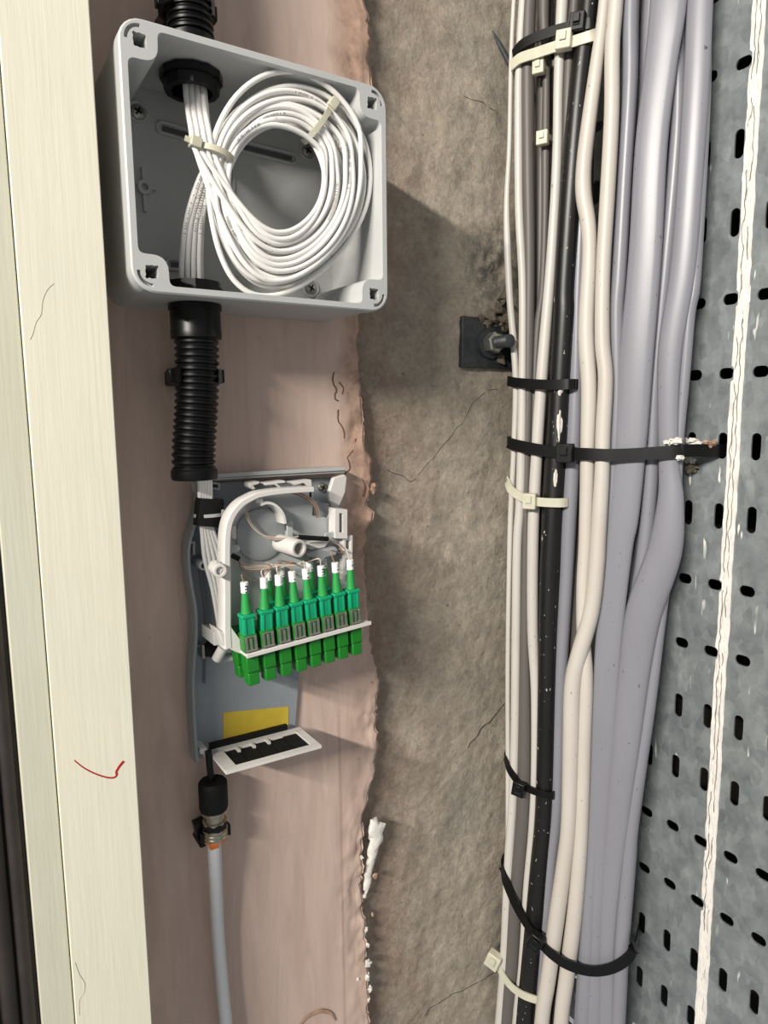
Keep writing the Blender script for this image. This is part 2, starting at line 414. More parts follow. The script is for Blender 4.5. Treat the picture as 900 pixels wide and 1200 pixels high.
# red pen tick, drawn on the board
pp = [PY(u, v, CY-.0001) for u, v in cr([(87,891),(97,899),(110,906),(125,911),(134,911),(137,907),(136,905),(140,898),(145,892)], 5)]
o = MB().sweep(pp, [.0003+.0006*(i/len(pp)) for i in range(len(pp))], .0002, (0, 0, 1), 6).build('pen_mark', M['red']); o['label'] = 'red pen tick'; o.parent = fr
# paint crumb on the edge of the frame
p = PY(166, 981, CY+.004); o = MB().blob((xr, CY+.006, p.z), .0012, .002, .0035, 3).build('paint_crumb', M['filler']); o.parent = fr
pp = [PY(u, v, CY-.0001) for u, v in cr([(63,332),(55,340),(50,352),(48,368),(42,378),(38,392),(35,398)], 4)]
o = MB().tube(pp, .0001, 5).build('paint_crack', M['pcrack']); o.parent = fr
pp = [PY(u, v, CY-.0001) for u, v in cr([(88,1128),(93,1142),(99,1152),(98,1164),(93,1172),(93,1190)], 4)]
o = MB().tube(pp, .00013, 5).build('paint_crack', M['pcrack']); o.parent = fr

# ---------------------------------------------------------------- junction box
BX0, BX1, BZ0, BZ1, BF = .1008, .2703, 1.2700, 1.4125, -.0875
def rrect(x0, x1, z0, z1, r, n=6):
    out = []
    for cx, cz, a0 in ((x1-r, z1-r, 0), (x0+r, z1-r, 90), (x0+r, z0+r, 180), (x1-r, z0+r, 270)):
        out += [(cx+r*cos(radians(a0+90*k/n)), cz+r*sin(radians(a0+90*k/n))) for k in range(n+1)]
    return out
def inner_outline(t=.0042, bw=.0165, bh=.0165, f=.006, d=0):
    x0, x1, z0, z1 = BX0+t+d, BX1-t-d, BZ0+t+d, BZ1-t-d
    raw = []
    # counter-clockwise from the right side upwards, each corner cut by a screw boss
    for (cx, cz, sx, sz, order) in ((x1, z1, -1, -1, 0), (x0, z1, 1, -1, 1), (x0, z0, 1, 1, 0), (x1, z0, -1, 1, 1)):
        a = (cx, cz+sz*bh); b = (cx+sx*bw, cz+sz*bh); c = (cx+sx*bw, cz)
        b = (cx+sx*bw, cz+sz*bh)
        raw += [a, b, c] if order == 0 else [c, b, a]
    out = []; n = len(raw)
    for i in range(n):
        p0, p1, p2 = V(raw[i-1]), V(raw[i]), V(raw[(i+1) % n])
        mid = i % 3 == 1
        rr = .009 if mid else .004
        a = p1+(p0-p1).normalized()*rr; b = p1+(p2-p1).normalized()*rr
        for k in range(6):
            t_ = k/5; q = a.lerp(p1, t_).lerp(p1.lerp(b, t_), t_); out.append((q.x, q.y))
    return out
JB = thing('junction_box', ((BX0+BX1)/2, PW, BZ0), 'open grey plastic junction box holding a coil of white cable', 'junction box')
def build_shell():
    bm = bmesh.new()
    def ring(pts, y): return [bm.verts.new((x, y, z)) for x, z in pts]
    def bridge(a, b):
        n = len(a)
        for i in range(n): bm.faces.new((a[i], a[(i+1) % n], b[(i+1) % n], b[i]))
    out_b = ring(rrect(BX0+.0014, BX1-.0014, BZ0+.0014, BZ1-.0014, .011), PW)
    out_m = ring(rrect(BX0+.0006, BX1-.0006, BZ0+.0006, BZ1-.0006, .0125), BF+.012)
    out_m2 = ring(rrect(BX0, BX1, BZ0, BZ1, .013), BF+.0115)
    out_f = ring(rrect(BX0, BX1, BZ0, BZ1, .013), BF+.0009)
    out_f2 = ring(rrect(BX0+.0009, BX1-.0009, BZ0+.0009, BZ1-.0009, .0122), BF)
    ino = inner_outline(); inb = inner_outline(t=.0052)
    in_f = ring(ino, BF); in_f1 = ring(inner_outline(t=.0045), BF+.0012); in_b = ring(inb, PW-.0035)
    for a, b in ((out_b, out_m), (out_m, out_m2), (out_m2, out_f), (out_f, out_f2), (in_f, in_f1), (in_f1, in_b)): bridge(a, b)
    bm.faces.new(in_b); bm.faces.new(out_b)
    edges = []
    def loop_edges(r):
        return [bm.edges.get((r[i], r[(i+1) % len(r)])) or bm.edges.new((r[i], r[(i+1) % len(r)])) for i in range(len(r))]
    edges += loop_edges(out_f2); edges += loop_edges(in_f)
    # keyed screw holes in the four bosses
    for cx, cz, sx, sz in ((BX0, BZ1, 1, -1), (BX1, BZ1, -1, -1), (BX0, BZ0, 1, 1), (BX1, BZ0, -1, 1)):
        hx, hz = cx+sx*.0112, cz+sz*.0112; pts = []
        for k in range(28):
            a = 2*pi*k/28; q = cos(2*(a-atan2(sz, sx))); rr = .0037+(.0013 if q > .8 else (.0008 if q < -.86 else 0))
            pts.append((hx+rr*cos(a), hz+rr*sin(a)))
        h = ring(pts, BF); h2 = ring(pts, BF+.055); bridge(h, h2); bm.faces.new(h2); edges += loop_edges(h)
        pts = []                                    # moulded crescent beside the hole
        for k in range(9):
            a = atan2(-sz, -sx)+radians(-48+96*k/8); pts.append((hx+.0083*cos(a), hz+.0083*sin(a)))
        for k in range(9):
            a = atan2(-sz, -sx)+radians(48-96*k/8); pts.append((hx+.0063*cos(a), hz+.0063*sin(a)))
        h = ring(pts, BF); h2 = ring(pts, BF+.003); bridge(h, h2); bm.faces.new(h2); edges += loop_edges(h)
    bmesh.ops.triangle_fill(bm, use_beauty=True, use_dissolve=False, edges=edges)
    bmesh.ops.recalc_face_normals(bm, faces=bm.faces)
    me = bpy.data.meshes.new('shell'); bm.to_mesh(me); bm.free(); me.materials.append(M['rim'])
    me.polygons.foreach_set('use_smooth', [True]*len(me.polygons)); me.set_sharp_from_angle(angle=radians(32))
    o = bpy.data.objects.new('shell', me); col.objects.link(o); put(o, JB); return o
build_shell()
FL = PW-.0036                                     # inner floor of the box
def oval_ring(mb, a, b, wd, th, y0, y1):          # raised oblong moulding between two floor points
    a = V((a.x, 0, a.z)); b = V((b.x, 0, b.z)); d = (b-a).normalized(); n = V((-d.z, 0, d.x)); P = []
    for c, s0 in ((b, 0), (a, pi)):
        for k in range(7):
            t = s0-pi/2+pi*k/6; P.append(c+d*(wd*cos(t))+n*(wd*sin(t)))
    mb.sweep([(p.x, (y0+y1)/2, p.z) for p in P], th, abs(y1-y0)/2*1.3, (0, 0, 1), 8, True) if False else None
    ctr = [(p.x, (y0+y1)/2, p.z) for p in P]
    mb.tube(ctr, th, 8, True)
for (a, b) in [((190,150),(232,162)),((285,172),(342,186)),((268,195),(268,245)),((200,310),(232,312))]:
    mb = MB(); oval_ring(mb, PY(*a, FL), PY(*b, FL), .0034, .0011, FL-.0009, FL-.0003); mb.build('moulded_slot', M['rim'], JB)
    pa, pb = PY(*a, FL), PY(*b, FL); d = (pb-pa).normalized()*.0014
    mb = MB(); mb.sweep([(pa.x, FL-.0001, pa.z), (pb.x, FL-.0001, pb.z)], .0018, .0004, (0, 0, 1) if abs(d.x) > abs(d.z) else (1, 0, 0), 8); mb.build('slot_recess', M['recess'], JB)
def screw(parent, c, r, name='screw', mat='steel'):
    s = MB().lathe([(r*.2, .001), (r, .001), (r, -.0004), (r*.75, -.0011), (r*.2, -.0014)], c, (0, 1, 0), 18).build(name, M[mat], parent)
    cx = MB()
    for a in (.5, .5+pi/2):
        m = Matrix.Translation(c) @ Matrix.Rotation(a, 4, 'Y'); cx.box(-r*.6, r*.6, -.0016, -.001, -r*.14, r*.14, m)
    q = cx.build('cross_slot', M['hole'], None, ang=0); q.parent = s; q.matrix_parent_inverse = Matrix()
    return s
for u, v in [(161,131),(360,177),(364,338)]:
    c = PY(u, v, FL); MB().lathe([(.0066, .001), (.0066, -.0012), (.0058, -.0016), (.0052, -.0012), (.0050, -.0002), (.001, 0)], (c.x, FL, c.z), (0, 1, 0), 22).build('screw_boss', M['rim'], JB)
    screw(JB, V((c.x, FL-.0005, c.z)), .0042)
c = PY(168, 221, FL)
mb = MB().lathe([(.0044, .001), (.0044, -.004), (.0022, -.004), (.0022, -.001), (.0002, -.001)], (c.x, FL, c.z), (0, 1, 0), 16)
mb.box(c.x-.001, c.x+.001, FL-.003, FL, c.z+.004, c.z+.0125); mb.box(c.x-.001, c.x+.001, FL-.003, FL, c.z-.0145, c.z-.004); mb.box(c.x+.004, c.x+.0075, FL-.003, FL, c.z-.0008, c.z+.0008)
mb.build('mounting_post', M['rim'], JB)

# ---------------------------------------------------------------- corrugated conduits with glands
CYc = -.052                                        # conduit axis depth
def corrugated(mb, path, r, pitch):
    # resample by length and modulate the radius
    path = [V(p) for p in path]; L = [0]
    for a, b in zip(path, path[1:]): L.append(L[-1]+(b-a).length)
    tot = L[-1]; nst = int(tot/pitch*6); pts = []; rad = []
    for i in range(nst+1):
        s_ = tot*i/nst; k = max(j for j in range(len(L)) if L[j] <= s_+1e-9); k = min(k, len(L)-2)
        pts.append(path[k].lerp(path[k+1], (s_-L[k])/(L[k+1]-L[k])))
        ph = (i % 6)/6; rad.append(r if ph < .5 else (r*.9 if ph > .6 else r*.93))
    return mb.sweep(pts, rad, rad, (1, 0, 0), 28)
ax_b = PY(229, 372, CYc).x; ax_t = PY(224, 88, CYc).x
# lower conduit
cl = thing('flexible_conduit', (ax_b, CYc, 1.165), 'black corrugated conduit running from the junction box down to the fibre terminal', 'conduit', 'black corrugated conduits')
ends = [PY(230, 392, CYc), PY(231, 430, CYc), PY(230, 480, CYc), PY(227, 530, CYc), PY(228, 560, CYc)]
corrugated(MB(), cr(ends, 6), .0138, .0042).build('corrugated_tube', M['black'], cl, ang=50)
zt = PY(230, 397, CYc).z
MB().lathe([(.0130, 0), (.0158, 0), (.0160, .004), (.0157, .005), (.0157, BZ0-zt-.003), (.0165, BZ0-zt-.003), (.0165, BZ0-zt), (.01, BZ0-zt)], (ax_b, CYc, zt), (0, 0, 1), 32).build('gland_sleeve', M['black'], cl)
MB().lathe([(.012, 0), (.0185, 0), (.0185, .0045), (.0165, .0045), (.0165, .0085), (.0125, .0085), (.0125, .002)], (ax_b, CYc, BZ0+.0055), (0, 0, 1), 12).build('lock_nut', M['black'], cl, ang=20)
e = ends[-1]; MB().lathe([(.012, 0), (.0142, 0), (.0148, .002), (.0148, .006), (.0135, .0075), (.012, .0075)], (e.x, e.y, e.z-.001), (0, 0, 1), 30).build('end_cuff', M['black'], cl)
# upper conduit
cu = thing('flexible_conduit', (ax_t, CYc, BZ1), 'black corrugated conduit entering the top of the junction box', 'conduit', 'black corrugated conduits')
corrugated(MB(), [(ax_t+.001, CYc, BZ1+.012), (ax_t, CYc, BZ1+.06), (ax_t-.004, CYc+.004, BZ1+.22)], .0138, .0042).build('corrugated_tube', M['black'], cu, ang=50)
MB().lathe([(.012, 0), (.0165, 0), (.0165, .003), (.0157, .003), (.0157, .013), (.013, .0145)], (ax_t, CYc, BZ1), (0, 0, 1), 32).build('gland_sleeve', M['black'], cu)
MB().lathe([(.012, 0), (.0188, 0), (.0188, -.0045), (.0172, -.0045), (.0165, -.0105), (.0125, -.0105), (.0125, -.002)], (ax_t, CYc, BZ1-.0056), (0, 0, 1), 12).build('lock_nut', M['black'], cu, ang=20)
# saddle clips
def clip(c, label, r=.0152):
    k = thing('conduit_clip', (c.x, PW, c.z), label, 'clip', 'conduit clips')
    mb = MB()
    arc = [(c.x+r*cos(a), c.y+r*sin(a), c.z) for a in [radians(200+x*11.6) for x in range(1)]]
    pts = [(c.x+r*cos(radians(t)), c.y+r*sin(radians(t)), c.z) for t in range(-35, 216, 10)]
    mb.strap(pts, .009, .0022, (0, 0, 1)); mb.build('saddle', M['black'], k)
    MB().box(c.x-.010, c.x+.010, c.y+r-.001, PW, c.z-.005, c.z+.005).build('foot', M['black'], k, bevel=.001)
    for s in (-1, 1):
        MB().box(c.x+s*(r*.84), c.x+s*(r*.84+.0052), c.y-.003, c.y+.004, c.z-.004, c.z+.0045).build('lug', M['black'], k, bevel=.0008)
    return k
clip(PY(230, 441, CYc), 'black saddle clip holding the lower conduit to the wall')
pc = V((ax_t-.001, CYc, PY(215, 8, CYc).z)); clip(pc, 'black saddle clip on the upper conduit at the top edge', .0156)

# ---------------------------------------------------------------- coil of white fibre cables
random.seed(11)
RC = .00172
def ell(s, a, top=0):
    cx = 326+12*s; cy = 212+7*s; rx = 53+44*s; ry = 63+58*s
    x = cx+rx*cos(a); y = cy+ry*sin(a)
    if sin(a) < 0: y -= top*(-sin(a))**2
    # the lower right of the coil hangs a little to the left
    return x-6*s*sin(a)*cos(a)-20*s*max(0, sin(a))**2, y
order = [3, 0, 5, 2, 7, 1, 6, 4]
for k in range(8):
    pts = []
    # from the top gland, fanning over four front strands and four behind
    lane = k % 4; back = k//4
    x0 = 217+lane*6.6
    pts += [(x0+back*2, 96, CYc-.004+back*.004), (x0+2+back*2, 120, CYc-.010+back*.003), (x0+7, 150, -.077+back*.004), (x0+13, 178, -.081+back*.0042)]
    slot1 = .06+.88*(order[k]+random.uniform(-.2, .2))/7; slot2 = .03+.92*((order[k]*3+2) % 8+random.uniform(-.2, .2))/7; slot3 = .1+.85*((order[k]*5+1) % 8)/7
    turns = 1.92+(k % 2)*1.0
    a0 = radians(172); a1 = a0-2*pi*turns; n = int(20*turns)
    top = 17 if k == 4 else 0
    def ss(x): x = max(0, min(1, x)); return x*x*(3-2*x)
    for i in range(n):
        t = i/(n-1); a = a0+(a1-a0)*t; q = t*turns
        if a > radians(150): continue
        s_ = slot1+(slot2-slot1)*ss((q-.7)/.6)+(slot3-slot2)*ss((q-1.7)/.6)
        s_ += .035*sin(3*a+k*2.1)+.03*sin(2*a+k)
        low = max(0, sin(a))**2                     # the bottom of the coil fans out
        s2 = s_*(1+.10*low)
        if q > turns-.25: s2 = s2+(.75-s2)*ss((q-turns+.25)/.25)
        y = -.0815+.0045*ss((q-.7)/.5)+.0045*ss((q-1.7)/.5)+.0012*sin(2*a+k*1.7)
        u, v = ell(s2, a, top*(1 if q < 1.1 else 0))
        pts.append((u, v, y))
    # leaves the coil at the upper left and drops to the lower gland
    pts += [(235+lane*4+back, 207, -.066), (220+lane*5.4+back*1.5, 252, -.061), (213.5+lane*6.6+back*2, 298, -.055+back*.003), (213+lane*7+back*2, 338, -.052+back*.004)]
    for it in range(4):
        pts = [p if i < 4 or i > 12 else tuple(.5*b+.25*(a_+c_) for a_, b, c_ in zip(pts[i-1], p, pts[i+1])) for i, p in enumerate(pts)]
    W = [PY(u, v, y) for u, v, y in cr(pts, 4)]
    o = MB().tube(W, RC, 9).build('fibre_cable', M['white'], ang=60)
    if k in (0, 2, 3, 5, 6):
        mk = MB(); rnd = random.Random(k)
        for st_ in (int(len(W)*.22)+k*3, int(len(W)*.52)+k*2, len(W)-14):
            for g_ in range(st_, min(st_+7, len(W)-1)):
                for fr_ in (.1, .35, .6, .85):
                    if rnd.random() < .25: continue
                    q = W[g_].lerp(W[g_+1], fr_); tg = (W[g_+1]-W[g_]).normalized(); nn_ = (CAM-q); nn_ = (nn_-tg*nn_.dot(tg)).normalized(); sd_ = tg.cross(nn_)
                    h_ = RC*rnd.uniform(.3, .55); wq = .00022; cc_ = q+nn_*(RC*1.0)
                    mk.add([cc_-tg*wq-sd_*h_, cc_+tg*wq-sd_*h_, cc_+tg*wq+sd_*h_*.6, cc_-tg*wq+sd_*h_*.6], [(0, 1, 2, 3)])
        pm_ = mk.build('printed_text', M['print'], None, ang=0); pm_.parent = o; pm_['kind'] = 'stuff'
    nm = ['outermost', 'second', 'third', 'fourth', 'fifth', 'sixth', 'seventh', 'innermost'][order[k]]
    tag(o, 'thin white fibre cable coiled in the grey box with the other seven', 'cable', 'white fibre cables coiled in the junction box')
def coil_tie(cpx, dpx, lab, headend):
    # strap round the coil, across it from cpx to dpx
    a = PY(*cpx, -.0775); b = PY(*dpx, -.0775); mid = (a+b)/2; h = (b-a)*.5; ydir = V((0, 1, 0))
    tn = h.cross(ydir).normalized()
    pts = [mid+h*cos(t)+V((0, .0085*sin(t), 0)) for t in [2*pi*i/28 for i in range(28)]]
    r_ = thing('cable_tie', a, lab, 'cable tie', 'natural nylon ties on the coil')
    MB().strap(pts, .0034, .0012, tn, True).build('strap', M['tiew'], r_)
    e = b if headend else a; d = h.normalized()*(1 if headend else -1)
    m = Matrix.Translation(e+V((0, -.004, 0))) @ Matrix((tn, V((0, 1, 0)), d)).transposed().to_4x4()
    MB().box(-.003, .003, -.0032, .0032, -.001, .0055, m).build('head', M['tiew'], r_, bevel=.0006)
    MB().box(-.0016, .0016, -.0006, .0006, .005, .0085, m).build('tail', M['tiew'], r_)
coil_tie((357,166), (384,128), 'natural nylon cable tie on the upper right of the white coil', True)
coil_tie((231,172), (272,190), 'natural nylon cable tie at the upper left of the white coil', False)

# ---------------------------------------------------------------- fibre terminal (cover off)
def pz(pts, y): return [(PY(u, v, y).x, PY(u, v, y).z) for u, v in pts]
TB = -.0185                                        # face of its back plate
T0 = PY(300, 888, PW)
FT = thing('fibre_terminal', (T0.x, PW, T0.z), 'open grey fibre optic wall terminal with a splice tray and green adapters', 'fibre terminal')
LEFT = [(228,566),(229,580),(227,600),(220,622),(216,640),(216,662),(220,690),(224,715),(224,750),(222,772),(221,800),(223,850),(226,889)]
plate = LEFT+[(243,889),(243,884),(345,872),(352,780),(398,770),(398,700),(400,560)]
MB().prism(pz(plate, TB), TB, PW-.0002).build('back_plate', M['grey'], FT, bevel=.0006)
lw = [PY(u+2, v, TB-.005) for u, v in cr(LEFT, 4)]
MB().sweep(lw, .0015, .0075, (1, 0, 0), 8, power=.5).build('side_wall', M['grey'], FT)
mb = MB(); li = [PY(u+9, v, TB-.001) for u, v in cr([(224,650),(226,680),(231,715),(231,760),(230,800)], 4)]
mb.sweep(li, .0008, .0035, (1, 0, 0), 6).build('inner_rib', M['grey'], FT)
# top wall and chamfered corner
a = PY(243, 558, TB-.012); b = PY(405, 556, TB-.012)
mb = MB(); mb.box(a.x, b.x, TB-.012, PW, a.z-.0016, a.z+.0012); mb.box(a.x+.002, b.x, TB-.0105, PW, a.z-.0034, a.z-.0016); mb.build('top_wall', M['rim'], FT, bevel=.0004)
y1 = TB-.0115
MB().prism(pz([(404,556),(407,559),(405,577),(397,596),(388,597),(386,576),(391,560)], y1), y1, y1+.0045).build('corner_block', M['tray'], FT, bevel=.0008)
c = PY(377, 571, TB); screw(FT, V((c.x, TB-.001, c.z)), .0038)
# black bolt and its clip, lower left
c = PY(246, 760, TB-.004)
MB().lathe([(.0062, .004), (.0062, -.002), (.0048, -.0034), (.0010, -.0036)], c, (0, 1, 0), 8).build('bolt', M['black'], FT, ang=20)
MB().box(c.x-.0075, c.x-.0058, TB-.010, TB, c.z-.0045, c.z+.0055).build('bolt_plate', M['steel'], FT)
MB().prism(pz([(231,757),(243,752),(247,755),(243,756),(232,758)], TB-.004), TB-.004, TB).build('rib', M['rim'], FT)
# cable entry clips
for pts in ([(228,565),(232,565),(232,577),(229,577)], [(244,564),(258,566),(258,575),(246,573),(245,571),(256,572),(256,568),(244,567)], [(220,635),(229,634),(229,650),(226,650),(226,637),(220,637)]):
    MB().prism(pz(pts, TB-.008), TB-.008, TB+.0005).build('cable_clip', M['rim'], FT, bevel=.0003)
def pipe(c, r, ri, y0, y1, name, mat):            # hollow peg pointing at the room
    MB().lathe([(r, y1-c.y), (r, y0-c.y+.0004), (r-.0004, y0-c.y), (ri, y0-c.y), (ri, y0-c.y+.009), (.0001, y0-c.y+.009)], c, (0, 1, 0), 22).build(name, M[mat], FT)
pipe(PY(239, 663, -.036), .0034, .0019, -.036, TB, 'screw_peg', 'grey')
# splice tray
TF = -.046; TR = -.064
floor_px = [(262,742),(262,700),(262,640),(268,610),(280,590),(302,577),(365,570),(368,580),(366,604),(384,607),(388,597),(398,596),(404,604),(404,630),(410,634),(410,720),(404,724),(290,752)]
MB().prism(pz(floor_px, TF), TF, TF+.0018).build('tray_floor', M['trayfloor'], FT, bevel=.0003)
band = [(264,757),(263,735),(263,700),(262.5,664),(262.5,640),(264,618),(269,603),(279,590.5),(290,583.5),(303,578.5),(330,575),(363,573)]
bp = [PY(u, v, -.058) for u, v in cr(band, 5)]
def bw(i):
    t = (bp[min(i+1, len(bp)-1)]-bp[max(i-1, 0)]).normalized(); return t.cross(V((0, 1, 0)))
MB().sweep(bp, [.0030-.0010*i/55 for i in range(len(bp))], .0065, bw, 12, power=.35).build('tray_frame', M['tray'], FT)
yq = TR+.002
MB().prism(pz([(255,738),(264,742),(268,728),(272,736),(291,762),(290,769),(276,764),(262,757)], TR), TR, TF).build('tray_shoulder', M['tray'], FT, bevel=.0005)
MB().prism(pz([(250,741),(259,743),(259,756),(251,757)], -.055), -.055, -.03).build('hinge_ear', M['rim'], FT, bevel=.0005)
MB().tube([PY(254, 772, -.040), PY(262, 758, -.046)], .0036, 14).build('hinge_arm', M['tray'], FT)
MB().tube([PY(262, 771, -.036), PY(284, 768, -.040)], .0032, 14).build('hinge_pin', M['rim'], FT)
# fibre spool: drum, arched wall, tab
c = PY(305, 626, TF)
MB().lathe([(.0185, .0005), (.0185, -.0018), (.0172, -.0026), (.0004, -.0026)], c, (0, 1, 0), 36).build('spool', M['clear'], FT)
ap = [PY(u, v, TF-.007) for u, v in cr([(301,590),(308,588),(316,590),(323,596),(327,603),(329,612)], 4)]
MB().sweep(ap, .0013, .0085, lambda i: (ap[min(i+1, len(ap)-1)]-ap[max(i-1, 0)]).cross(V((0, 1, 0))), 8, power=.5).build('spool_wall', M['tray'], FT)
c1 = PY(304, 587, TF-.014); MB().box(c1.x-.0025, c1.x+.0025, TF-.0145, TF-.012, c1.z-.0012, c1.z+.0018).build('tab', M['tray'], FT, bevel=.0004)
def tab(pts, r, y, name='tab', mat='trayfloor'):
    P = [PY(u, v, y) for u, v in pts]; d = P[1]-P[0]
    mb = MB(); n = V((-d.z, 0, d.x)).normalized(); d = d.normalized(); poly = []
    for cc, a0 in ((P[1], -90), (P[0], 90)):
        for k in range(7):
            t = radians(a0+180*k/6); q = cc+d*(r*cos(t))+n*(r*sin(t)); poly.append((q.x, q.z))
    mb.prism(poly, y, y+.0016).build(name, M[mat], FT, bevel=.0003)
tab([(340,614),(340,628)], .0023, -.056); tab([(262,645),(277,643)], .0026, -.058); tab([(384,628),(396,626)], .0022, -.056)
for pts in ([(340,620),(340,628)],):
    a = PY(*pts[0], -.055); MB().box(a.x-.001, a.x+.001, -.055, TF, a.z-.008, a.z-.002).build('tab_stem', M['trayfloor'], FT)
MB().prism(pz([(272,617),(277,616),(277,633),(272,631),(271,626)], -.052), -.052, TF).build('clip', M['tray'], FT, bevel=.0004)
# central hollow peg, side peg of the frame
c = PY(351, 643, -.071)
ax_ = V((.18, -1, -.05)).normalized(); pr = [(.0062, -.026), (.0062, -.0004), (.0058, 0), (.0043, 0), (.0043, -.012), (.0001, -.012)]
MB().lathe(pr, c, ax_, 28).build('hollow_peg', M['tray'], FT)
c = PY(258, 669, -.072); MB().lathe([(.0045, -.012), (.0045, -.0004), (.0042, 0), (.0027, 0), (.0027, -.009), (.0001, -.009)], c, (-.05, -1, -.04), 22).build('frame_peg', M['tray'], FT)
c = PY(250, 664, -.065); MB().tube([c, PY(259, 668, -.066)], .0043, 14).build('peg_shoulder', M['tray'], FT)
# clear splice retainer
MB().prism(pz([(362,648),(372,645),(380,644),(394,641),(397,645),(394,651),(382,654),(377,661),(374,661),(374,655),(364,653)], -.060), -.060, -.050).build('splice_retainer', M['clear'], FT, bevel=.0012)
MB().prism(pz([(364,637),(378,634),(388,632),(381,642),(364,645)], -.056), -.056, TF).build('retainer_wing', M['tray'], FT, bevel=.0008)
# combs above the tray
for pts in ([(292,566),(304,564),(304,567),(297,569),(300,573),(296,574),(292,571)], [(310,566),(334,563),(335,566),(325,567),(330,571),(327,572),(322,568),(311,569)], [(341,565),(365,562),(366,572),(365,588),(362,584),(362,571),(356,566),(345,569)]):
    MB().prism(pz(pts, -.046), -.046, -.036).build('comb', M['tray'], FT, bevel=.0004)
MB().prism(pz([(368,592),(386,590),(387,604),(384,608),(369,608),(366,604)], -.041), -.041, -.035).build('window', M['clear'], FT, bevel=.0008)
# latch column on the right of the tray: open frames
def frame_px(o_, i_, y0, y1, name):
    bm = bmesh.new(); L = []
    for y in (y0, y1):
        L.append(([bm.verts.new((x, y, z)) for x, z in pz(o_, y0)], [bm.verts.new((x, y, z)) for x, z in pz(i_, y0)]))
    n = len(o_)
    for k in range(n):
        j = (k+1) % n
        for (A, B) in L: bm.faces.new((A[k], A[j], B[j], B[k]))
        bm.faces.new((L[0][0][k], L[1][0][k], L[1][0][j], L[0][0][j])); bm.faces.new((L[0][1][k], L[0][1][j], L[1][1][j], L[1][1][k]))
    bmesh.ops.recalc_face_normals(bm, faces=bm.faces); me = bpy.data.meshes.new(name); bm.to_mesh(me); bm.free(); me.materials.append(M['tray'])
    o = bpy.data.objects.new(name, me); col.objects.link(o); put(o, FT)
frame_px([(393,596),(407,597),(407,631),(393,631)], [(397.5,601),(402,602),(402,624),(397.5,624)], -.058, -.048, 'latch_frame')
MB().box(PY(397, 612, -.047).x, PY(402, 612, -.047).x, -.047, -.045, PY(397, 624, -.047).z, PY(397, 602, -.047).z).build('latch_recess', M['hole'], FT)
frame_px([(400,630),(413,628),(413,673),(400,673)], [(405.5,633),(410.5,633),(410.5,643),(405.5,643)], -.056, -.050, 'ladder') if False else None
mb = MB()
for q in ([(410.5,627.5),(413.5,627.5),(413,673),(410,673)], [(402,629),(405.5,629),(405.5,680),(402,680)], [(405,629),(411,628),(411,633),(405,633)], [(405,644),(411,644),(411,655),(405,655)], [(405,667),(411,667),(411,673),(405,673)]):
    MB().prism(pz(q, -.056), -.056, -.050).build('ladder_bar', M['tray'], FT, bevel=.0003)
# adapter panel (shelf) of the tray
YF = -.0755; YB = -.040
A = PY(289, 768.5, YF); B = PY(435, 729, YF); axd = (B-A); LEN = axd.length; axd = axd.normalized()
tilt = atan2(axd.z, axd.x)
SH = Matrix.Translation(A) @ Matrix.Rotation(-tilt, 4, 'Y')      # local x along the shelf, y into the wall, z up
th = .0016
MB().box(0, LEN, 0, YB-YF, -th, 0, SH).build('adapter_shelf', M['tray'], FT, bevel=.0004)
MB().box(0, LEN, -.0004, .0012, -th-.0004, .0008, SH).build('shelf_lip', M['tray'], FT, bevel=.0003)
# plain yellow label low on the back plate
c0 = pz([(262,835),(338,828),(338,866),(262,873)], TB-.0002); MB().prism(c0, TB-.0003, TB-.0001).build('label_sticker', M['yellow'], FT, ang=0)
# bottom port panel with black rubber inserts
a = PY(265, 908, -.064); bpan = PY(372, 878, -.064); d_ = (bpan-a); bl = d_.length*1.05; tl = atan2(d_.z, d_.x)
BPm = Matrix.Translation(a) @ Matrix.Rotation(-tl, 4, 'Y')
back = .037
mb = MB()
mb.box(0, bl, 0, .0055, 0, .0022, BPm); mb.box(0, bl, back-.006, back, 0, .0022, BPm); mb.box(0, .009, .005, back-.005, 0, .0022, BPm); mb.box(bl-.006, bl, .005, back-.005, 0, .0022, BPm)
mb.build('port_panel', M['tray'], FT)
for i in range(5):
    x0 = .0088+i*(bl-.0145)/5; x1 = x0+(bl-.0145)/5-.0006
    MB().box(x0, x1, .0052+.001*(i % 2), back-.0065-.0015*(i % 2), -.001, .0012, BPm).build('rubber_insert', M['blackdull'], FT, bevel=.0005)
    if i < 3: MB().box(x1-.002, x1, back-.013, back-.006, .0006, .0028, BPm).build('comb_tooth', M['tray'], FT)
MB().box(.002, bl-.01, back, back+.004, .0, .006, BPm).build('panel_back', M['blackdull'], FT)
c = PY(229, 885, TB); MB().lathe([(.0012, .0005), (.0012, -.0004), (.0001, -.0004)], c, (0, 1, 0), 12).build('fixing_hole', M['hole'], FT)
MB().prism(pz([(235,878),(243,877),(244,889),(241,890),(240,884),(235,884)], -.034), -.034, TB).build('cable_clip', M['tray'], FT, bevel=.0003)

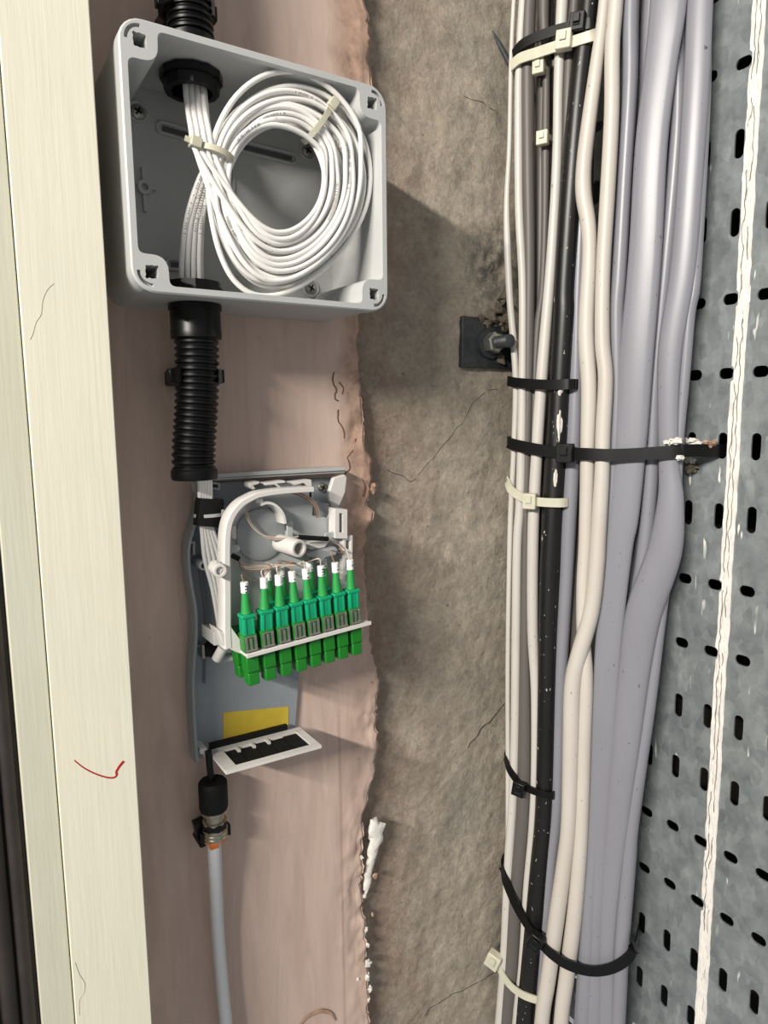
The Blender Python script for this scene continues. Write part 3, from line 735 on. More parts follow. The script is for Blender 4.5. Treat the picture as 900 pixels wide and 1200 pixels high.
# --- adapters and connectors, built once and copied
def local_thing(name):
    o = bpy.data.objects.new(name, None); col.objects.link(o); o['_local'] = 1; o.empty_display_size = .005; return o
def copy_tree(o, parent=None):
    c = o.copy(); col.objects.link(c); c.parent = parent
    for ch in list(o.children): copy_tree(ch, c)
    return c
def make_adapter():
    r = local_thing('fibre_adapter'); W = .0048
    mb = MB().box(-W, W, -.0052, .0052, .0005, .0125); mb.build('upper_shell', M['green'], r, bevel=.0005)
    MB().box(-W+.0004, W-.0004, -.0050, .0050, -.0145, -th-.0002).build('lower_shell', M['green'], r, bevel=.0006)
    MB().box(-W+.0008, W-.0008, -.0054, -.0049, -.0135, -th-.0012).build('face_panel', M['green'], r, bevel=.0002)
    cl_ = MB()
    cl_.box(-W*.86, W*.86, -.0064, -.0051, .001, .0024); cl_.box(-W*.86, -W*.5, -.0062, -.0051, .001, .0112); cl_.box(W*.5, W*.86, -.0062, -.0051, .001, .0112); cl_.box(-W*.18, W*.18, -.0062, -.0051, .002, .010); cl_.box(-W*.86, W*.86, -.0060, -.0051, .0105, .0116)
    cl_.build('spring_clip', M['steel'], r, bevel=.0002)
    MB().box(-W*.82, W*.82, -.0046, .0046, -.0235, -.0145).build('dust_cap', M['green'], r, bevel=.0008)
    return r
def make_connector(marks):
    r = local_thing('fibre_connector')
    h = MB(); h.box(-.0044, .0044, -.0040, .0040, .0090, .0262)
    h.build('housing', M['teal'], r, bevel=.0008)
    MB().box(-.0050, .0050, -.0046, .0046, .0236, .0262).build('collar', M['teal'], r, bevel=.0007)
    g = MB()
    for x in (-.0028, .0028): g.box(x-.0006, x+.0006, -.0046, -.0038, .0100, .0236)
    g.build('grip_rib', M['teal'], r, bevel=.0002)
    MB().lathe([(.0034, .0260), (.0037, .0266), (.0034, .0280), (.0021, .0415), (.0018, .0418)], (0, 0, 0), (0, 0, 1), 16).build('boot', M['boot'], r)
    mk = MB().lathe([(.0019, .0405), (.0026, .0408), (.0026, .0440), (.0021, .0443), (.0026, .0446), (.0026, .0478), (.0017, .0480)], (0, 0, 0), (0, 0, 1), 12).build('marker_sleeve', M['mark'], r)
    k = MB()
    for z, wd in marks:
        pts = [(.0027*cos(radians(a)), .0027*sin(radians(a)), z) for a in (-118, -104, -90, -76, -62)][::-1][:wd]
        k.strap(pts, .0007, .0002, (0, 0, 1)); 
    if len(marks) > 2:
        pts = [(.0027*cos(radians(-62)), .0027*sin(radians(-62)), z) for z in (marks[0][0], marks[-1][0])]; k.strap(pts, .0007, .0002, (1, 0, 0))
    q = k.build('printed_mark', M['ink'], None, ang=0); q.parent = mk
    return r
us = [297.5, 317.5, 336.5, 354.5, 371.5, 388, 404, 420]
row = []
for u in us:
    p = PY(u, 768.5-.2705*(u-289), YF); row.append((p-A).length)
ORD = ['first', 'second', 'third', 'fourth', 'fifth', 'sixth', 'seventh', 'eighth']
ad0 = make_adapter(); first = True
yfr, ybk = .0085, .0265
tips = {}
MK = [[(.0415, 4), (.0435, 4), (.0455, 4)], [(.0440, 2)], [(.0435, 2)], [(.0425, 3)], [(.0420, 4), (.0450, 3)], [(.0418, 4), (.0438, 4), (.0458, 4)], [(.0430, 3), (.0455, 2)], [(.0440, 3)]]
lean = [(-1.5, 2), (1, 1), (-1, 2), (-2, 0), (-3.5, 1), (-3, 2), (-2, 1), (-1.5, 2)]
random.seed(3)
for rw, yy in (('front', yfr), ('back', ybk)):
    for i in range(8):
        a = ad0 if first else copy_tree(ad0); first = False
        a.matrix_world = SH @ Matrix.Translation((row[i], yy, 0))
        a.location = (SH @ Matrix.Translation((row[i], yy, 0))).translation; a.rotation_euler = (0, -tilt, 0)
        tag(a, f'green fibre adapter with steel clip, {ORD[i]} from the left in the {rw} row', 'adapter', 'green adapters in the tray shelf')
        if rw == 'back' and i not in (2, 3, 5, 6): continue
        c = make_connector(MK[i] if rw == 'front' else [(.042, 3), (.046, 2)])
        c.location = a.location; c.rotation_euler = (radians(lean[i][1]), -tilt+radians(lean[i][0]+2.5), 0)
        tips[(rw, i)] = a.location + (c.rotation_euler.to_matrix() @ V((0, 0, .048)))
        tag(c, f'green tapered fibre connector with white marker, {ORD[i]} adapter of the {rw} row', 'connector', 'green fibre connectors')
# --- bare fibres in the tray
src = [(280,655,-.052), (288,663,-.053), (300,668,-.054)]
k = 0
FG = 'bare fibres in the splice tray'
def fib(pts3, mat, lab, r=.00042):
    o = MB().tube([PY(*p) if isinstance(p, tuple) else p for p in pts3], r, 6).build('bare_fibre', M[mat], ang=60); tag(o, lab, 'fibre', FG); return o
for (rw, i), tp in sorted(tips.items()):
    q = tp; start = PY(279, 654+ (i % 3), -.052); m1 = PY(286+2*(i % 3), 662+(i % 4)*2.4, -.053)
    if i < 6:
        G = PY(316+2*(i % 3), 662+(i % 4)*1.6, -.055)
        if i == 0: mid = [PY(310, 675, -.058), PY(299, 681, -.062)]
        elif i < 3: mid = [PY(322+i*3, 665, -.058)]
        else: mid = [PY(336, 658+i, -.057), PY(346+5*(i-3), 660, -.060)]
        pts = [start, m1, G]+mid+[q+V((-.0008, .0008, .005)), q+V((0, .0002, -.001))]
    else:
        pts = [PY(384, 632, -.058), PY(396, 638, -.058), PY(404, 645, -.060) if i == 7 else PY(400, 648, -.058), q+V((-.002, .002, .008)), q+V((0, 0, -.001))]
    W = [V(p) for p in cr(pts, 6)]
    o = MB().tube(W, .00042 if rw == 'front' else .00032, 6).build('bare_fibre', M['fibre' if i % 3 else 'fibreb'], ang=60)
    tag(o, f'thin bare fibre running to the {ORD[i]} connector of the {rw} row', 'fibre', FG)
# loops round the spool and the bundle leaving the tray
for j in range(3):
    pts = [(288+j*.8,592+j,-.056),(289+j,606,-.056),(296+j,618,-.056),(308+j,627+j,-.057),(324,630+j,-.058),(340,630+j*.6,-.060),(352,628+j*.3,-.060)]
    fib([V(p) for p in cr([tuple(PY(*p)) for p in pts], 6)], ['fibre', 'fibreb', 'fibre'][j], f'fibre looping round the spool to the black sleeve, {["outer", "middle", "inner"][j]} of three')
for j in range(4):
    pts = [(338,575+j*.8,-.054),(352,577+j*1.3,-.053),(364,584+j*1.6,-.052),(372-j*.8,594+j,-.050),(374-j,606,-.046)]
    fib([V(p) for p in cr([tuple(PY(*p)) for p in pts], 6)], 'fibreb' if j % 2 else 'fibre', f'fibre curving from the upper black sleeve to the clear window, number {["one", "two", "three", "four"][j]} from the top', .0005)
for pts, lab in ([[(350,629.5,-.061),(365,630.5,-.061),(384,631.5,-.060)], 'black heat-shrink splice sleeve above the hollow peg'], [[(298,581,-.055),(320,577,-.055),(337,576,-.055)], 'black sleeve under the arched tray frame'], [[(272,651,-.053),(280,655,-.053)], 'short black sleeve where the bare fibres fan out']):
    tag(MB().tube([PY(*p) for p in pts], .0018, 10).build('splice_sleeve', M['blackdull']), lab, 'splice sleeve', 'black splice sleeves')
# --- white cables entering the terminal, bound with black foam and a tie
for j in range(5):
    x = 233.5+j*3.1
    pts = [(x, 555, -.046), (x+.6, 575, -.042), (x+1.5, 600, -.040), (x+3.2, 620, -.038), (240+j*5.4, 655, -.036), (249+j*3.6, 690, -.036), (256+j*2.2, 730, -.036), (258+j*1.5, 748, -.036)]
    o = MB().tube([V(p) for p in cr([tuple(PY(*p)) for p in pts], 5)], .0016, 9).build('fibre_cable', M['white'], ang=60)
    tag(o, f'white fibre cable dropping into the terminal, {["leftmost", "second", "middle", "fourth", "rightmost"][j]} of five', 'cable', 'white cables entering the terminal')
fw = thing('foam_wrap', PY(245, 600, TB), 'black foam wrapped round the white cables at the top of the terminal', 'foam wrap')
mb = MB(); mb.sweep([PY(246, 584, -.040), PY(245.5, 590, -.040), PY(244, 606, -.040), PY(243, 616, -.040)], [.0090, .0095, .0095, .0092], [.0065, .0068, .0068, .0062], (1, 0, 0), 14, power=.6)
mb.build('foam', M['blackdull'], fw)
c = PY(245, 603, -.040); pts = [(c.x+.0100*cos(t), c.y+.0073*sin(t), c.z) for t in [2*pi*i/24 for i in range(24)]]
MB().strap(pts, .0022, .0009, (0, 0, 1), True).build('tie', M['rim'], fw)
c2 = PY(259.5, 601, -.044); MB().box(c2.x-.0015, c2.x+.0015, c2.y-.002, c2.y+.002, c2.z-.0025, c2.z+.0025).build('tie_head', M['rim'], fw, bevel=.0004)

# ---------------------------------------------------------------- metal gland, grey cable below the terminal
GY = -.036
g0 = PY(250, 930, GY)
GL = thing('cable_gland', (g0.x, GY, PY(251, 988, GY).z), 'black capped nickel cable gland with an orange band below the terminal', 'cable gland')
def zz(v, u=251): return PY(u, v, GY).z
gx = PY(250.5, 945, GY).x
MB().tube([PY(244, 880, GY), PY(246, 900, GY), PY(248, 918, GY)], .0025, 12).build('stem_tube', M['black'], GL)
MB().lathe([(.003, zz(914)), (.0090, zz(914)), (.0101, zz(916)), (.0103, zz(919)), (.0103, zz(944)), (.0095, zz(948)), (.006, zz(948))], (gx, GY, 0), (0, 0, 1), 30).build('cap', M['blackdull'], GL)
MB().lathe([(.0088, zz(947)), (.0088, zz(952)), (.0070, zz(954)), (.0070, zz(960)), (.0086, zz(961)), (.0086, zz(963))], (gx, GY, 0), (0, 0, 1), 26).build('threaded_body', M['brass'], GL)
MB().lathe([(.0086, zz(961)), (.0092, zz(962)), (.0092, zz(969)), (.0085, zz(970))], (gx, GY, 0), (0, 0, 1), 8).build('seal_ring', M['black'], GL, ang=20)
MB().lathe([(.0085, zz(969)), (.0093, zz(970)), (.0093, zz(972)), (.0088, zz(973)), (.0093, zz(974)), (.0093, zz(976)), (.0088, zz(977)), (.0093, zz(978)), (.0090, zz(981)), (.007, zz(984))], (gx, GY, 0), (0, 0, 1), 30).build('ribbed_nut', M['brass'], GL)
MB().lathe([(.0088, zz(980.5)), (.0088, zz(983)), (.0066, zz(985)), (.0060, zz(985))], (gx, GY, 0), (0, 0, 1), 26).build('orange_ring', M['orange'], GL)
c = PY(251, 987, GY-.005); MB().box(c.x-.0030, c.x+.0030, c.y-.0006, c.y+.003, zz(990), zz(984)).build('orange_tab', M['orange'], GL, bevel=.0004)
kc = thing('gland_clip', (gx, PW, zz(975)), 'black plastic clip behind the metal cable gland', 'clip')
pts = [(gx+.0102*cos(radians(t)), GY+.0102*sin(radians(t)), zz(976)) for t in range(-20, 205, 12)]
MB().strap(pts, .007, .002, (0, 0, 1)).build('saddle', M['black'], kc)
MB().box(gx-.006, gx+.006, GY+.0095, PW, zz(980), zz(970)).build('foot', M['black'], kc, bevel=.0008)
MB().prism(pz([(226,964),(236,960),(238,973),(231,977),(234,980),(240,984),(239,989),(233,991),(227,981),(229,977)], -.030), -.034, -.026).build('latch_arm', M['black'], kc, bevel=.0005)
pts = [(251,984,GY),(251.5,1000,GY),(253,1040,-.032),(255,1090,-.028),(259,1140,-.026),(265,1200,-.026),(272,1260,-.026),(280,1330,-.026)]
o = MB().tube([V(p) for p in cr([tuple(PY(*p)) for p in pts], 5)], .0050, 16).build('grey_cable', m_cable('pale_grey_sheath', (206, 209, 212), .4, .15), ang=60)
tag(o, 'pale grey round cable hanging from the metal gland', 'cable')

# ---------------------------------------------------------------- bolted plate on the concrete
PL = thing('anchor_plate', PY(570, 428, 0), 'dark square steel plate with a dusty bolt on the concrete', 'anchor plate')
q0 = PY(542, 370, -.004); q1 = PY(542, 430, -.004); xq = q0.x
MB().box(xq, xq+.060, -.0042, .004, q1.z, q0.z).build('plate', M['steeld'], PL, bevel=.0006)
c = PY(563, 402, -.004); c = V((c.x+.010, -.004, c.z))
MB().lathe([(.0135, .0), (.0135, -.0028), (.006, -.0028)], c, (0, 1, 0), 26).build('washer', M['steeld'], PL)
MB().lathe([(.0098, -.0026), (.0098, -.0108), (.0082, -.0122), (.005, -.0122)], c, (0, 1, 0), 6).build('nut', M['steel'], PL, ang=20)
mb = MB(); prof = []
for i in range(16): prof.append((.0056 if i % 2 else .0049, -.012-.0011*i))
mb.lathe([(.004, -.010)]+prof+[(.002, -.0296)], c, (0, 1, 0), 18); mb.build('stud', M['steeld'], PL)
random.seed(8)
ML = thing('mortar_clump', PY(582, 395, 0), 'crumbly grey-brown mortar heaped on the bolt of the steel plate', 'mortar')
for (u, v, s) in [(578,372,8),(586,362,7),(590,378,9),(572,380,5),(592,350,6),(588,420,7),(582,415,4),(566,372,4)]:
    p = PY(u, v, -.006); kx = s*.00072
    MB().blob((p.x, -.004, p.z), kx, kx*.9, kx, u, 14, 1.0).build('mortar_lump', M['dust'], ML, ang=25)

# ---------------------------------------------------------------- perforated cable tray
TY0 = -.5+11.938*.0275; TZ0 = 1.2+9.4456*.0275; TPY, TPZ = .0275, .057286
CT = thing('cable_tray', (XT, -.1, .60), 'galvanised perforated steel cable tray behind the grey cables', 'cable tray')
mb = MB()
def cell(cy, cz, hor):
    hy, hz = (.0064, .0044) if hor else (.0040, .0106)
    N = 24; inn = []; out = []
    r = min(hy, hz)
    for k in range(N):
        side, t = divmod(k, 6); t = t/6*2-1
        y, z = [(1, t), (-t, 1), (-1, -t), (t, -1)][side]
        out.append((y*TPY/2, z*TPZ/2))
        # stadium point in the same direction
        a = atan2(z*(hz if hz > hy else hy), y*(hy if hz > hy else hy)) if False else atan2(z, y)
        dx, dz = cos(a), sin(a); ly_, lz_ = hy-r, hz-r
        px_ = math.copysign(ly_, dx)*(1 if abs(dx) > .02 else abs(dx)/.02)+dx*r; pz_ = math.copysign(lz_, dz)*(1 if abs(dz) > .02 else 0)+dz*r
        inn.append((px_, pz_))
    vs_ = [(XT, cy+y, cz+z) for y, z in out]+[(XT, cy+y, cz+z) for y, z in inn]+[(XT+.0016, cy+y, cz+z) for y, z in inn]+[(XT+.0016, cy+y, cz+z) for y, z in out]
    fs = []
    for k in range(N):
        j = (k+1) % N
        fs += [(k, j, N+j, N+k), (N+k, N+j, 2*N+j, 2*N+k), (2*N+k, 2*N+j, 3*N+j, 3*N+k)]
    mb.add(vs_, fs)
for i in range(-6, 7):
    for j in range(-6, 20): cell(TY0-i*TPY, TZ0-j*TPZ, j % 4 in (0, 3))
mb.build('perforated_sheet', M['galv'], CT, ang=30, recalc=False)
ye0, ye1 = TY0-6.5*TPY, TY0+6.5*TPY; zz0, zz1 = TZ0-19.5*TPZ, TZ0+6.5*TPZ
MB().box(XT, XT+.045, ye0-.002, ye0, zz0, zz1).build('edge_flange', M['galv'], CT, bevel=.0008)
# white paint / sealant stripe down the tray
Ys = [PX(u, v, XT) for u, v in [(887,100),(870,335),(849,670),(834,980),(821.5,1195)]]
ym = sum(p.y for p in Ys)/len(Ys)
mb = MB(); vs_ = []; nz = 700; prof_n = 27
for j in range(nz+1):
    z = zz0+(zz1-zz0)*j/nz; a = 1+.18*fbm(3, z*60, 0, 3); b = 1+.18*fbm(8, z*60, 2, 3); cy = ym+.0006*fbm(5, z*12, 0, 2)
    for k in range(prof_n):
        t = k/(prof_n-1)*2-1
        y = cy+t*.0052*(a if t < 0 else b)
        jr = round((TZ0-z)/TPZ); hz_, hy_ = (.0050, .0066) if jr % 4 in (0, 3) else (.0112, .0042)
        if abs(z-(TZ0-jr*TPZ)) < hz_: y = min(y, TY0-hy_-.0004+t*.0002)
        h = .0002 if abs(t) > .98 else .0010+.0006*fbm(y*160, z*60, 1, 3)
        r1 = abs(t+.25-.35*fbm(1, z*45, 0, 3)); r2 = abs(t-.3-.35*fbm(9, z*50, 0, 3)); h -= .0010*max(0, 1-r1/.12)+.0010*max(0, 1-r2/.12)
        vs_.append((XT-h, y, z))
fs = [(j*prof_n+k, j*prof_n+k+1, (j+1)*prof_n+k+1, (j+1)*prof_n+k) for j in range(nz) for k in range(prof_n-1)]
mb.add(vs_, fs); o = mb.build('sealant_stripe', M['stripe'], CT, ang=0); o['label'] = 'white rough sealant stripe'
for s_, sd in ((-.0016, 1), (.0017, 7)):
    pp = []; j = 0; z = .75
    while z < 1.62:
        pp.append((XT-.00105, ym+s_+.0022*fbm(sd, z*55, 0, 3), z)); z += .0022
        if noise.noise(V((sd*5.3, z*24, 0))) > .22 or z >= 1.62:
            if len(pp) > 3: MB().tube(pp, .00034, 5).build('sealant_crease', M['crease'], CT)
            pp = []

# ---------------------------------------------------------------- cable bundle
B0 = V((.452, -.032, 0)); B1 = V((.512, -.150, 0)); bd = (B1-B0).normalized(); bn = V((bd.y, -bd.x, 0))
if bn.x > 0: bn = -bn
def PB(u, v, off=0):                              # point on the face of the bundle, off metres towards the room
    d = ray(u, v); q = B0+bn*off; k = (q-CAM).dot(bn)/d.dot(bn); return CAM+d*k
def R5(l): return [(560+x*.3778, y*.3778, w_*.3778) for x, y, w_ in l]
def R6(l): return [(560+x*.3778, 330+y*.3778, w_*.3778) for x, y, w_ in l]
def R7(l): return [(560+x*.3778, 640+y*.3778, w_*.3778) for x, y, w_ in l]
def R8(l): return [(560+x*.3778, 860+y*.3778, w_*.3778) for x, y, w_ in l]
def cable(pts, off, mat, label, flat=1.0, power=1.0, group='cables strapped to the tray'):
    keep = [pts[0]]
    for p in pts[1:]:
        if p[1] > keep[-1][1]+34: keep.append(p)
    pts = keep; u0, v0, w0 = pts[0]; u1, v1, w1 = pts[-1]
    pts = [(u0+34, v0-560, w0), (u0+9, v0-140, w0)]+pts+[(u1-8, v1+130, w1), (u1-26, v1+430, w1)]
    sm = cr(pts, 5); P = []; hw = []; ht = []
    for u, v, w_ in sm:
        p = PB(u, v, off); dep = (p-CAM).dot(Fv); h = w_*.5*dep/FPX
        P.append(p); hw.append(h); ht.append(min(h*flat, .0085) if flat < 1 else h)
    mb = MB(); mb.sweep(P, hw, ht, bd, 14, power=power)
    o = mb.build('cable', M[mat], ang=60); tag(o, label, 'cable', group); return o
# back layer (seen in the gaps)
for (u0, u1, w_, mat, lab) in [(640,612,18,'greyd','dark grey cable deep behind the left white cables'),(735,690,24,'greyc','grey cable deep behind the two beige cables'),(800,705,24,'greyc','grey cable deep behind the wide flat grey cable'),(764,700,24,'greyc','grey cable deep behind the twisted flat cable'),(690,655,22,'greyd','dark grey cable deep behind the black cable')]:
    cable([(u0, 0, w_), (u0+(u1-u0)*.3, 400, w_), (u0+(u1-u0)*.6, 800, w_), (u1, 1200, w_)], -.015, mat, lab)
# white cables on the left
cable(R5([(112,0,14),(103,200,14),(98,450,15),(90,620,18),(92,760,22)])+R6([(100,60,22),(112,200,22),(118,330,20),(112,520,18),(103,700,18)])+R7([(97,100,16),(93,400,15),(94,800,16)])+R8([(92,500,18),(75,800,20),(62,900,20)]), .0015, 'whitec', 'leftmost thin white cable of the bundle against the concrete')
cable(R5([(140,0,26),(128,200,24),(126,400,26),(128,650,26),(138,850,26)])+R6([(140,120,26),(138,330,26),(135,520,28),(130,700,28)])+R7([(122,0,28),(118,300,28),(115,600,28),(108,800,28)])+R8([(105,100,28),(96,400,30),(84,700,32),(70,900,34)]), .003, 'whitec', 'second white cable from the left of the bundle')
cable(R5([(160,0,42),(155,200,42),(156,500,38),(160,800,34)])+R6([(158,150,34),(156,330,30),(152,560,26),(148,800,24)])+R7([(146,300,34),(146,600,44),(140,850,46)])+R8([(132,250,46),(118,500,48),(104,720,50),(88,900,50)]), .0005, 'greyd', 'warm grey cable between the white cables on the left')
cable(R5([(205,0,34),(212,200,24),(210,450,26),(208,700,22),(200,900,22)])+R6([(185,150,24),(172,400,24),(160,700,22)])+R7([(150,200,22),(148,600,22)])+R8([(150,300,22),(140,900,22)]), -.003, 'greyd', 'thin grey cable with two small ties hidden behind the white cables')
cable(R5([(262,0,36),(250,250,30),(245,500,30),(228,800,32)])+R6([(222,0,36),(202,250,36),(186,480,36),(172,760,36)])+R7([(168,0,36),(170,250,34),(178,450,28),(176,700,24)])+R8([(168,300,24),(152,480,24),(138,720,26),(120,900,28)]), .004, 'whitec', 'white cable just left of the thick black cable')
cable(R5([(300,0,30),(283,200,34),(272,500,30),(262,900,30)])+R6([(240,300,30),(210,800,30)])+R7([(205,400,26),(195,900,26)])+R8([(170,500,26),(140,900,26)]), 0, 'greyd', 'dark grey cable squeezed beside the thick black cable')
cable(R5([(345,0,62),(318,250,66),(292,550,68),(270,880,66)])+R6([(268,100,68),(256,300,66),(243,550,66),(228,800,64)])+R7([(222,100,62),(215,400,58),(206,800,56)])+R8([(200,200,56),(190,420,58),(166,700,62),(148,900,62)]), .0035, 'blackc', 'thick black paint-flecked cable running down the bundle')
cable(R5([(365,0,30),(345,300,30),(325,600,30),(310,900,34)])+R6([(305,250,40),(297,500,46),(283,750,46)])+R7([(275,100,42),(258,400,40),(246,800,40)])+R8([(238,100,40),(226,400,40),(205,650,40),(190,900,40)]), .001, 'greyc', 'grey cable showing between the black cable and the beige pair')
# beige pair
cable(R5([(392,0,34),(368,200,42),(348,350,46),(330,500,48),(328,600,50),(343,700,48),(346,800,46)])+R6([(330,0,50),(336,150,50),(345,330,50),(341,500,46),(338,650,44),(333,820,42)])+R7([(326,120,40),(326,260,40),(336,400,42),(330,600,44),(322,850,44)])+R8([(322,200,44),(314,400,46),(300,560,48),(276,750,48),(258,900,46)]), .009, 'beige', 'beige cable with a sharp kink near the top, left of the pair')
cable(R5([(428,0,46),(417,150,46),(415,350,46),(402,600,46),(388,850,44)])+R6([(382,0,46),(386,180,46),(396,300,46),(388,470,46),(385,600,46),(374,780,48)])+R7([(368,60,50),(352,200,50),(316,330,52),(294,430,52),(289,600,52),(282,850,48)])+R8([(278,240,46),(268,400,48),(246,560,50),(218,760,48),(198,900,46)]), .0125, 'beige', 'beige cable crossing over its neighbour below the middle tie')
# grey cables
cable(R5([(475,0,50),(472,250,46),(455,550,44),(438,850,46)])+R6([(430,100,46),(432,350,44),(425,560,44),(412,800,44)])+R7([(398,100,44),(384,450,44),(368,850,44)])+R8([(362,200,44),(350,500,50),(330,900,60)]), .003, 'greyc', 'slim grey cable right of the beige pair')
cable(R5([(592,0,112),(568,200,100),(538,450,98),(518,800,100)])+R6([(498,0,112),(490,250,104),(474,480,100),(452,720,94)])+R7([(436,0,88),(412,220,84),(392,520,76),(374,850,66)])+R8([(368,300,60),(352,600,66),(340,900,84)]), .006, 'greyc', 'wide flat grey cable down the middle of the bundle', .34, .8)
cable(R5([(620,0,40),(622,300,40),(612,500,44),(585,800,44)])+R6([(568,0,44),(550,300,40),(535,620,44),(512,860,44)])+R7([(498,60,44),(470,300,40),(450,600,40)])+R8([(430,300,40),(410,800,40)]), -.003, 'greyc', 'blue-grey cable in the shade between the flat grey cables')
cable(R5([(690,0,76),(678,250,78),(655,600,76),(634,850,76)])+R6([(620,30,76),(598,200,72),(590,380,62),(592,560,60),(598,680,78),(578,840,104)])+R7([(548,80,112),(516,200,108),(486,380,96),(460,600,88),(432,850,74)])+R8([(418,300,62),(402,600,52),(396,900,50)]), .005, 'greyc', 'flat grey cable twisting on itself below the middle tie', .5, .85)
cable(R5([(712,0,30),(706,300,32),(690,600,34),(672,880,36)])+R6([(656,100,36),(640,300,34),(625,480,30),(616,680,26)])+R7([(590,60,30),(566,240,32),(534,480,38),(502,680,44),(474,880,46)])+R8([(466,400,48),(446,650,48),(434,900,46)]), .001, 'greyc', 'rightmost grey cable against the perforated tray')

# ---------------------------------------------------------------- cable ties round the bundle
def tie(front, off, wd, mat, label, head=None, hs=1.0, back=-.024, tail=None, group='cable ties on the bundle'):
    P = [PB(u, v, o_) for u, v, o_ in cr([(u, v, (off if len(r_) == 0 else r_[0])) for u, v, *r_ in front], 6)]
    r_ = thing('cable_tie', P[0], label, 'cable tie', group)
    s_, e_ = P[0], P[-1]
    bk = [e_-bn*(.010), e_-bn*.020-bd*.01, s_-bn*.022+bd*.006, s_-bn*.012-bd*.001] if tail is None else []
    if tail is None:
        path = [V(q) for q in cr([tuple(p) for p in P[::3]+[P[-1]]+bk+[P[0]]], 4)][:-1]
        MB().strap(path, wd, .0016, (0, 0, 1), True).build('strap', M[mat], r_)
    else:
        path = [s_-bn*.030+bd*.012, s_-bn*.014-bd*.0005]+P+tail
        MB().strap([V(q) for q in cr([tuple(p) for p in path[:2]+path[2::3]+[path[-1]]], 4)], wd, .0016, (0, 0, 1)).build('strap', M[mat], r_)
    if head:
        u, v, o_, rot = head; c = PB(u, v, o_)
        m = Matrix.Translation(c) @ Matrix((bd, -bn, V((0, 0, 1)))).transposed().to_4x4() @ Matrix.Rotation(radians(rot), 4, 'Y')
        hd = MB()
        a_, b_ = .0052*hs, .0060*hs
        hd.box(-a_, a_, -.003*hs, .004*hs, -b_, b_, m); h_ = hd.build('head', M[mat], r_, bevel=.0008)
        q = MB().box(-a_*.5, a_*.5, -.0032*hs, -.0028*hs, -b_*.55, b_*.55, m).build('slot', M['hole' if mat == 'tieb' else 'tiew'], None, ang=0); q.parent = h_
        MB().box(-a_*.42, a_*.42, -.0046*hs, -.0030*hs, -b_*.2, b_*.7, m).build('pawl', M[mat], r_, bevel=.0003)
    return r_
def z5(x, y): return 560+x*.3778, y*.3778
def z6(x, y): return 560+x*.3778, 330+y*.3778
def z8(x, y): return 560+x*.3778, 860+y*.3778
tie([(*z5(112, 168), .006), (*z5(135, 140), .0085), (*z5(180, 116), .010), (*z5(250, 92), .011), (*z5(305, 80), .0115), (*z5(350, 72), .011), (*z5(366, 70), .006)], .01, .0080, 'tieb', 'upper black cable tie flecked with white paint at the top left', (677, 26, .014, 5), 1.15)
tie([(*z5(106, 203), .007), (*z5(130, 182), .0095), (*z5(180, 165), .011), (*z5(250, 142), .012), (*z5(300, 128), .0125), (*z5(350, 112), .012), (*z5(368, 107), .007)], .01, .0084, 'tiew', 'thick natural nylon tie just below the black tie at the top', (661, 47, .0145, 4), 1.2)
for (x, y, lab) in ((191, 208, 'small natural nylon tie head below the thick natural tie'), (203, 428, 'small natural nylon tie on the thin grey cable')):
    u, v = z5(x, y); tie([(u-7, v, .000), (u, v, .004), (u+7, v-1, .000)], 0, .0045, 'tiew', lab, (u-1, v, .006, 0), .95)
tie([(*z6(94, 308), .004), (*z6(110, 312), .007), (*z6(150, 316), .0105), (*z6(220, 320), .0145), (*z6(280, 318), .0155), (*z6(302, 318), .010)], .01, .0086, 'tieb', 'plain black tie above the long black tie, left half of the bundle')
sl = V((XT+.004, TY0, TZ0-5*TPZ-.004))
tie([(*z6(94, 498), .004), (*z6(110, 505), .008), (*z6(180, 520), .012), (*z6(270, 532), .015), (*z6(340, 535), .0185), (*z6(400, 538), .0185), (*z6(480, 536), .0155), (*z6(560, 531), .0135), (*z6(610, 528), .012), (*z6(650, 524), .009)], .01, .0102, 'tieb', 'long black tie strapping the whole bundle to the tray slot', (*z6(270, 532), .019, 0), 1.35, tail=[V((XT-.004, TY0+.022, TZ0-5*TPZ-.0045)), V((XT-.001, TY0+.006, TZ0-5*TPZ-.004)), sl, sl+V((.012, .006, 0))])
tie([(*z6(91, 618), .004), (*z6(102, 645), .007), (*z6(140, 670), .0105), (*z6(190, 683), .0140), (*z6(250, 686), .0155), (*z6(275, 685), .010)], .01, .0078, 'tiew', 'natural nylon tie below the long black tie', (*z6(161, 681), .0160, 0), 1.15)
tie([(*z8(84, 70), .002), (*z8(95, 105), .007), (*z8(125, 150), .009), (*z8(160, 172), .0115), (*z8(200, 186), .0135), (*z8(232, 192), .010)], .01, .0068, 'tieb', 'black tie on the left cables in the lower part', (*z8(127, 170), .0130, 8), 1.15)
sl2 = V((XT+.004, TY0+3*TPY, TZ0-13*TPZ)); 
u_, v_ = z8(500, 610)
tie([(*z8(74, 405), .002), (*z8(85, 450), .008), (*z8(125, 545), .011), (*z8(175, 625), .0165), (*z8(215, 672), .0225), (*z8(270, 712), .0225), (*z8(330, 733), .018), (*z8(380, 735), .015), (*z8(430, 720), .013), (*z8(470, 690), .010), (*z8(490, 650), .006)], .01, .0098, 'tieb', 'drooping black tie round the bundle near the bottom', (*z8(180, 645), .0225, 25), 1.3, tail=[PX(*z8(500, 612), XT-.001), PX(*z8(503, 596), XT+.003), PX(*z8(503, 590), XT+.014)])
tie([(*z8(58, 705), .006), (*z8(75, 745), .009), (*z8(105, 785), .0115), (*z8(145, 812), .0145), (*z8(188, 826), .010)], .01, .0080, 'tiew', 'natural nylon tie with its head sticking out at the bottom left', (*z8(48, 702), .010, 20), 1.35)
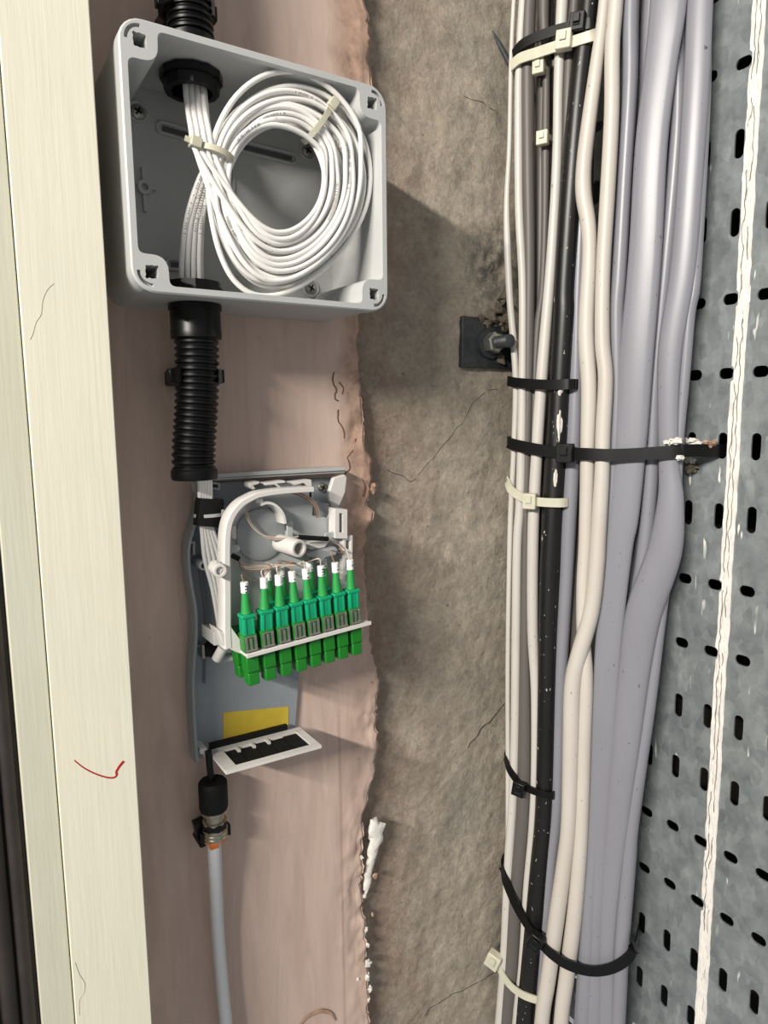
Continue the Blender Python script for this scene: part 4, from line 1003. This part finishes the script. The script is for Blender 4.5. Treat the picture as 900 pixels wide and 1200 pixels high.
# dried plaster stuck to the long tie and the tray
random.seed(5)
PS = thing('plaster_splash', PX(*z6(660, 510), XT), 'rough dried white plaster crust on the long black tie beside the tray slot', 'plaster')
for i, (x, y, s, mt) in enumerate([(590,498,12,'filler'),(612,495,14,'filler'),(640,498,16,'filler'),(665,496,14,'filler'),(690,503,12,'filler'),(722,502,14,'chip'),(625,545,10,'filler'),(650,552,14,'filler'),(668,556,10,'filler'),(668,578,18,'dust')]):
    u, v = z6(x, y); p = PB(u, v, .013) if x < 640 else PX(u, v, XT-.010 if y < 530 else XT-.003); k = s*.3778*.00072*1.15
    MB().blob(p, k*1.1, k*.9, k*.6, x, 14, 1.1).build('crust_lump', M[mt], PS, ang=25)
for u, v, h, lab in [(656, 497, 15, 'white paint splash on the black cable above the long tie'), (651, 560, 9, 'white paint splash on the black cable below the long tie'), (657, 457, 5, 'white paint smear under the plain black tie')]:
    p = PB(u, v, .0125); tag(MB().blob(p, .0024, .0016, h*.00075, u, 16, .9).build('paint_splash', M['filler'], ang=30), lab, 'paint', 'paint splashes on the black cable')
# nail stuck in the concrete near the top ties
a_, b_ = PY(577, 36, -.001), PY(603, 84, -.012); d_ = b_-a_
tag(MB().lathe([(.0004, 0), (.0022, d_.length*.4), (.0026, d_.length)], a_, d_, 8).build('nail', M['steeld']), 'dark tapered nail slanting from the concrete to the cables near the top', 'nail')
for pts in ([(392,436),(390,446),(394,456),(392,466),(397,470)], [(398,448),(403,456),(400,462)], [(397,480),(396,492),(402,502),(404,514)], [(404,556),(410,548),(408,536),(415,526),(417,514)], [(424,560),(428,570),(426,582)]):
    pp = [PY(u+noise.noise(V((u*.3, v*.3, 0)))*1.5, v, PW) for u, v in cr(pts, 4)]
    o = MB().tube([(p.x, PW+.0004, p.z) for p in pp], .0006, 5).build('crack', M['pinkcrack']); o.parent = pl
# curl of torn paper low on the plaster
pp = [PY(u, v, PW-.001) for u, v in cr([(350,1204),(358,1194),(368,1188),(378,1185),(388,1188),(393,1196)], 5)]
o = MB().sweep(pp, [.0004+.0016*sin(pi*i/(len(pp)-1)) for i in range(len(pp))], .0006, (0, 0, 1), 8).build('paper_curl', M['chip']); o.parent = pl
for o in bpy.data.objects:
    if '_local' in o: del o['_local']
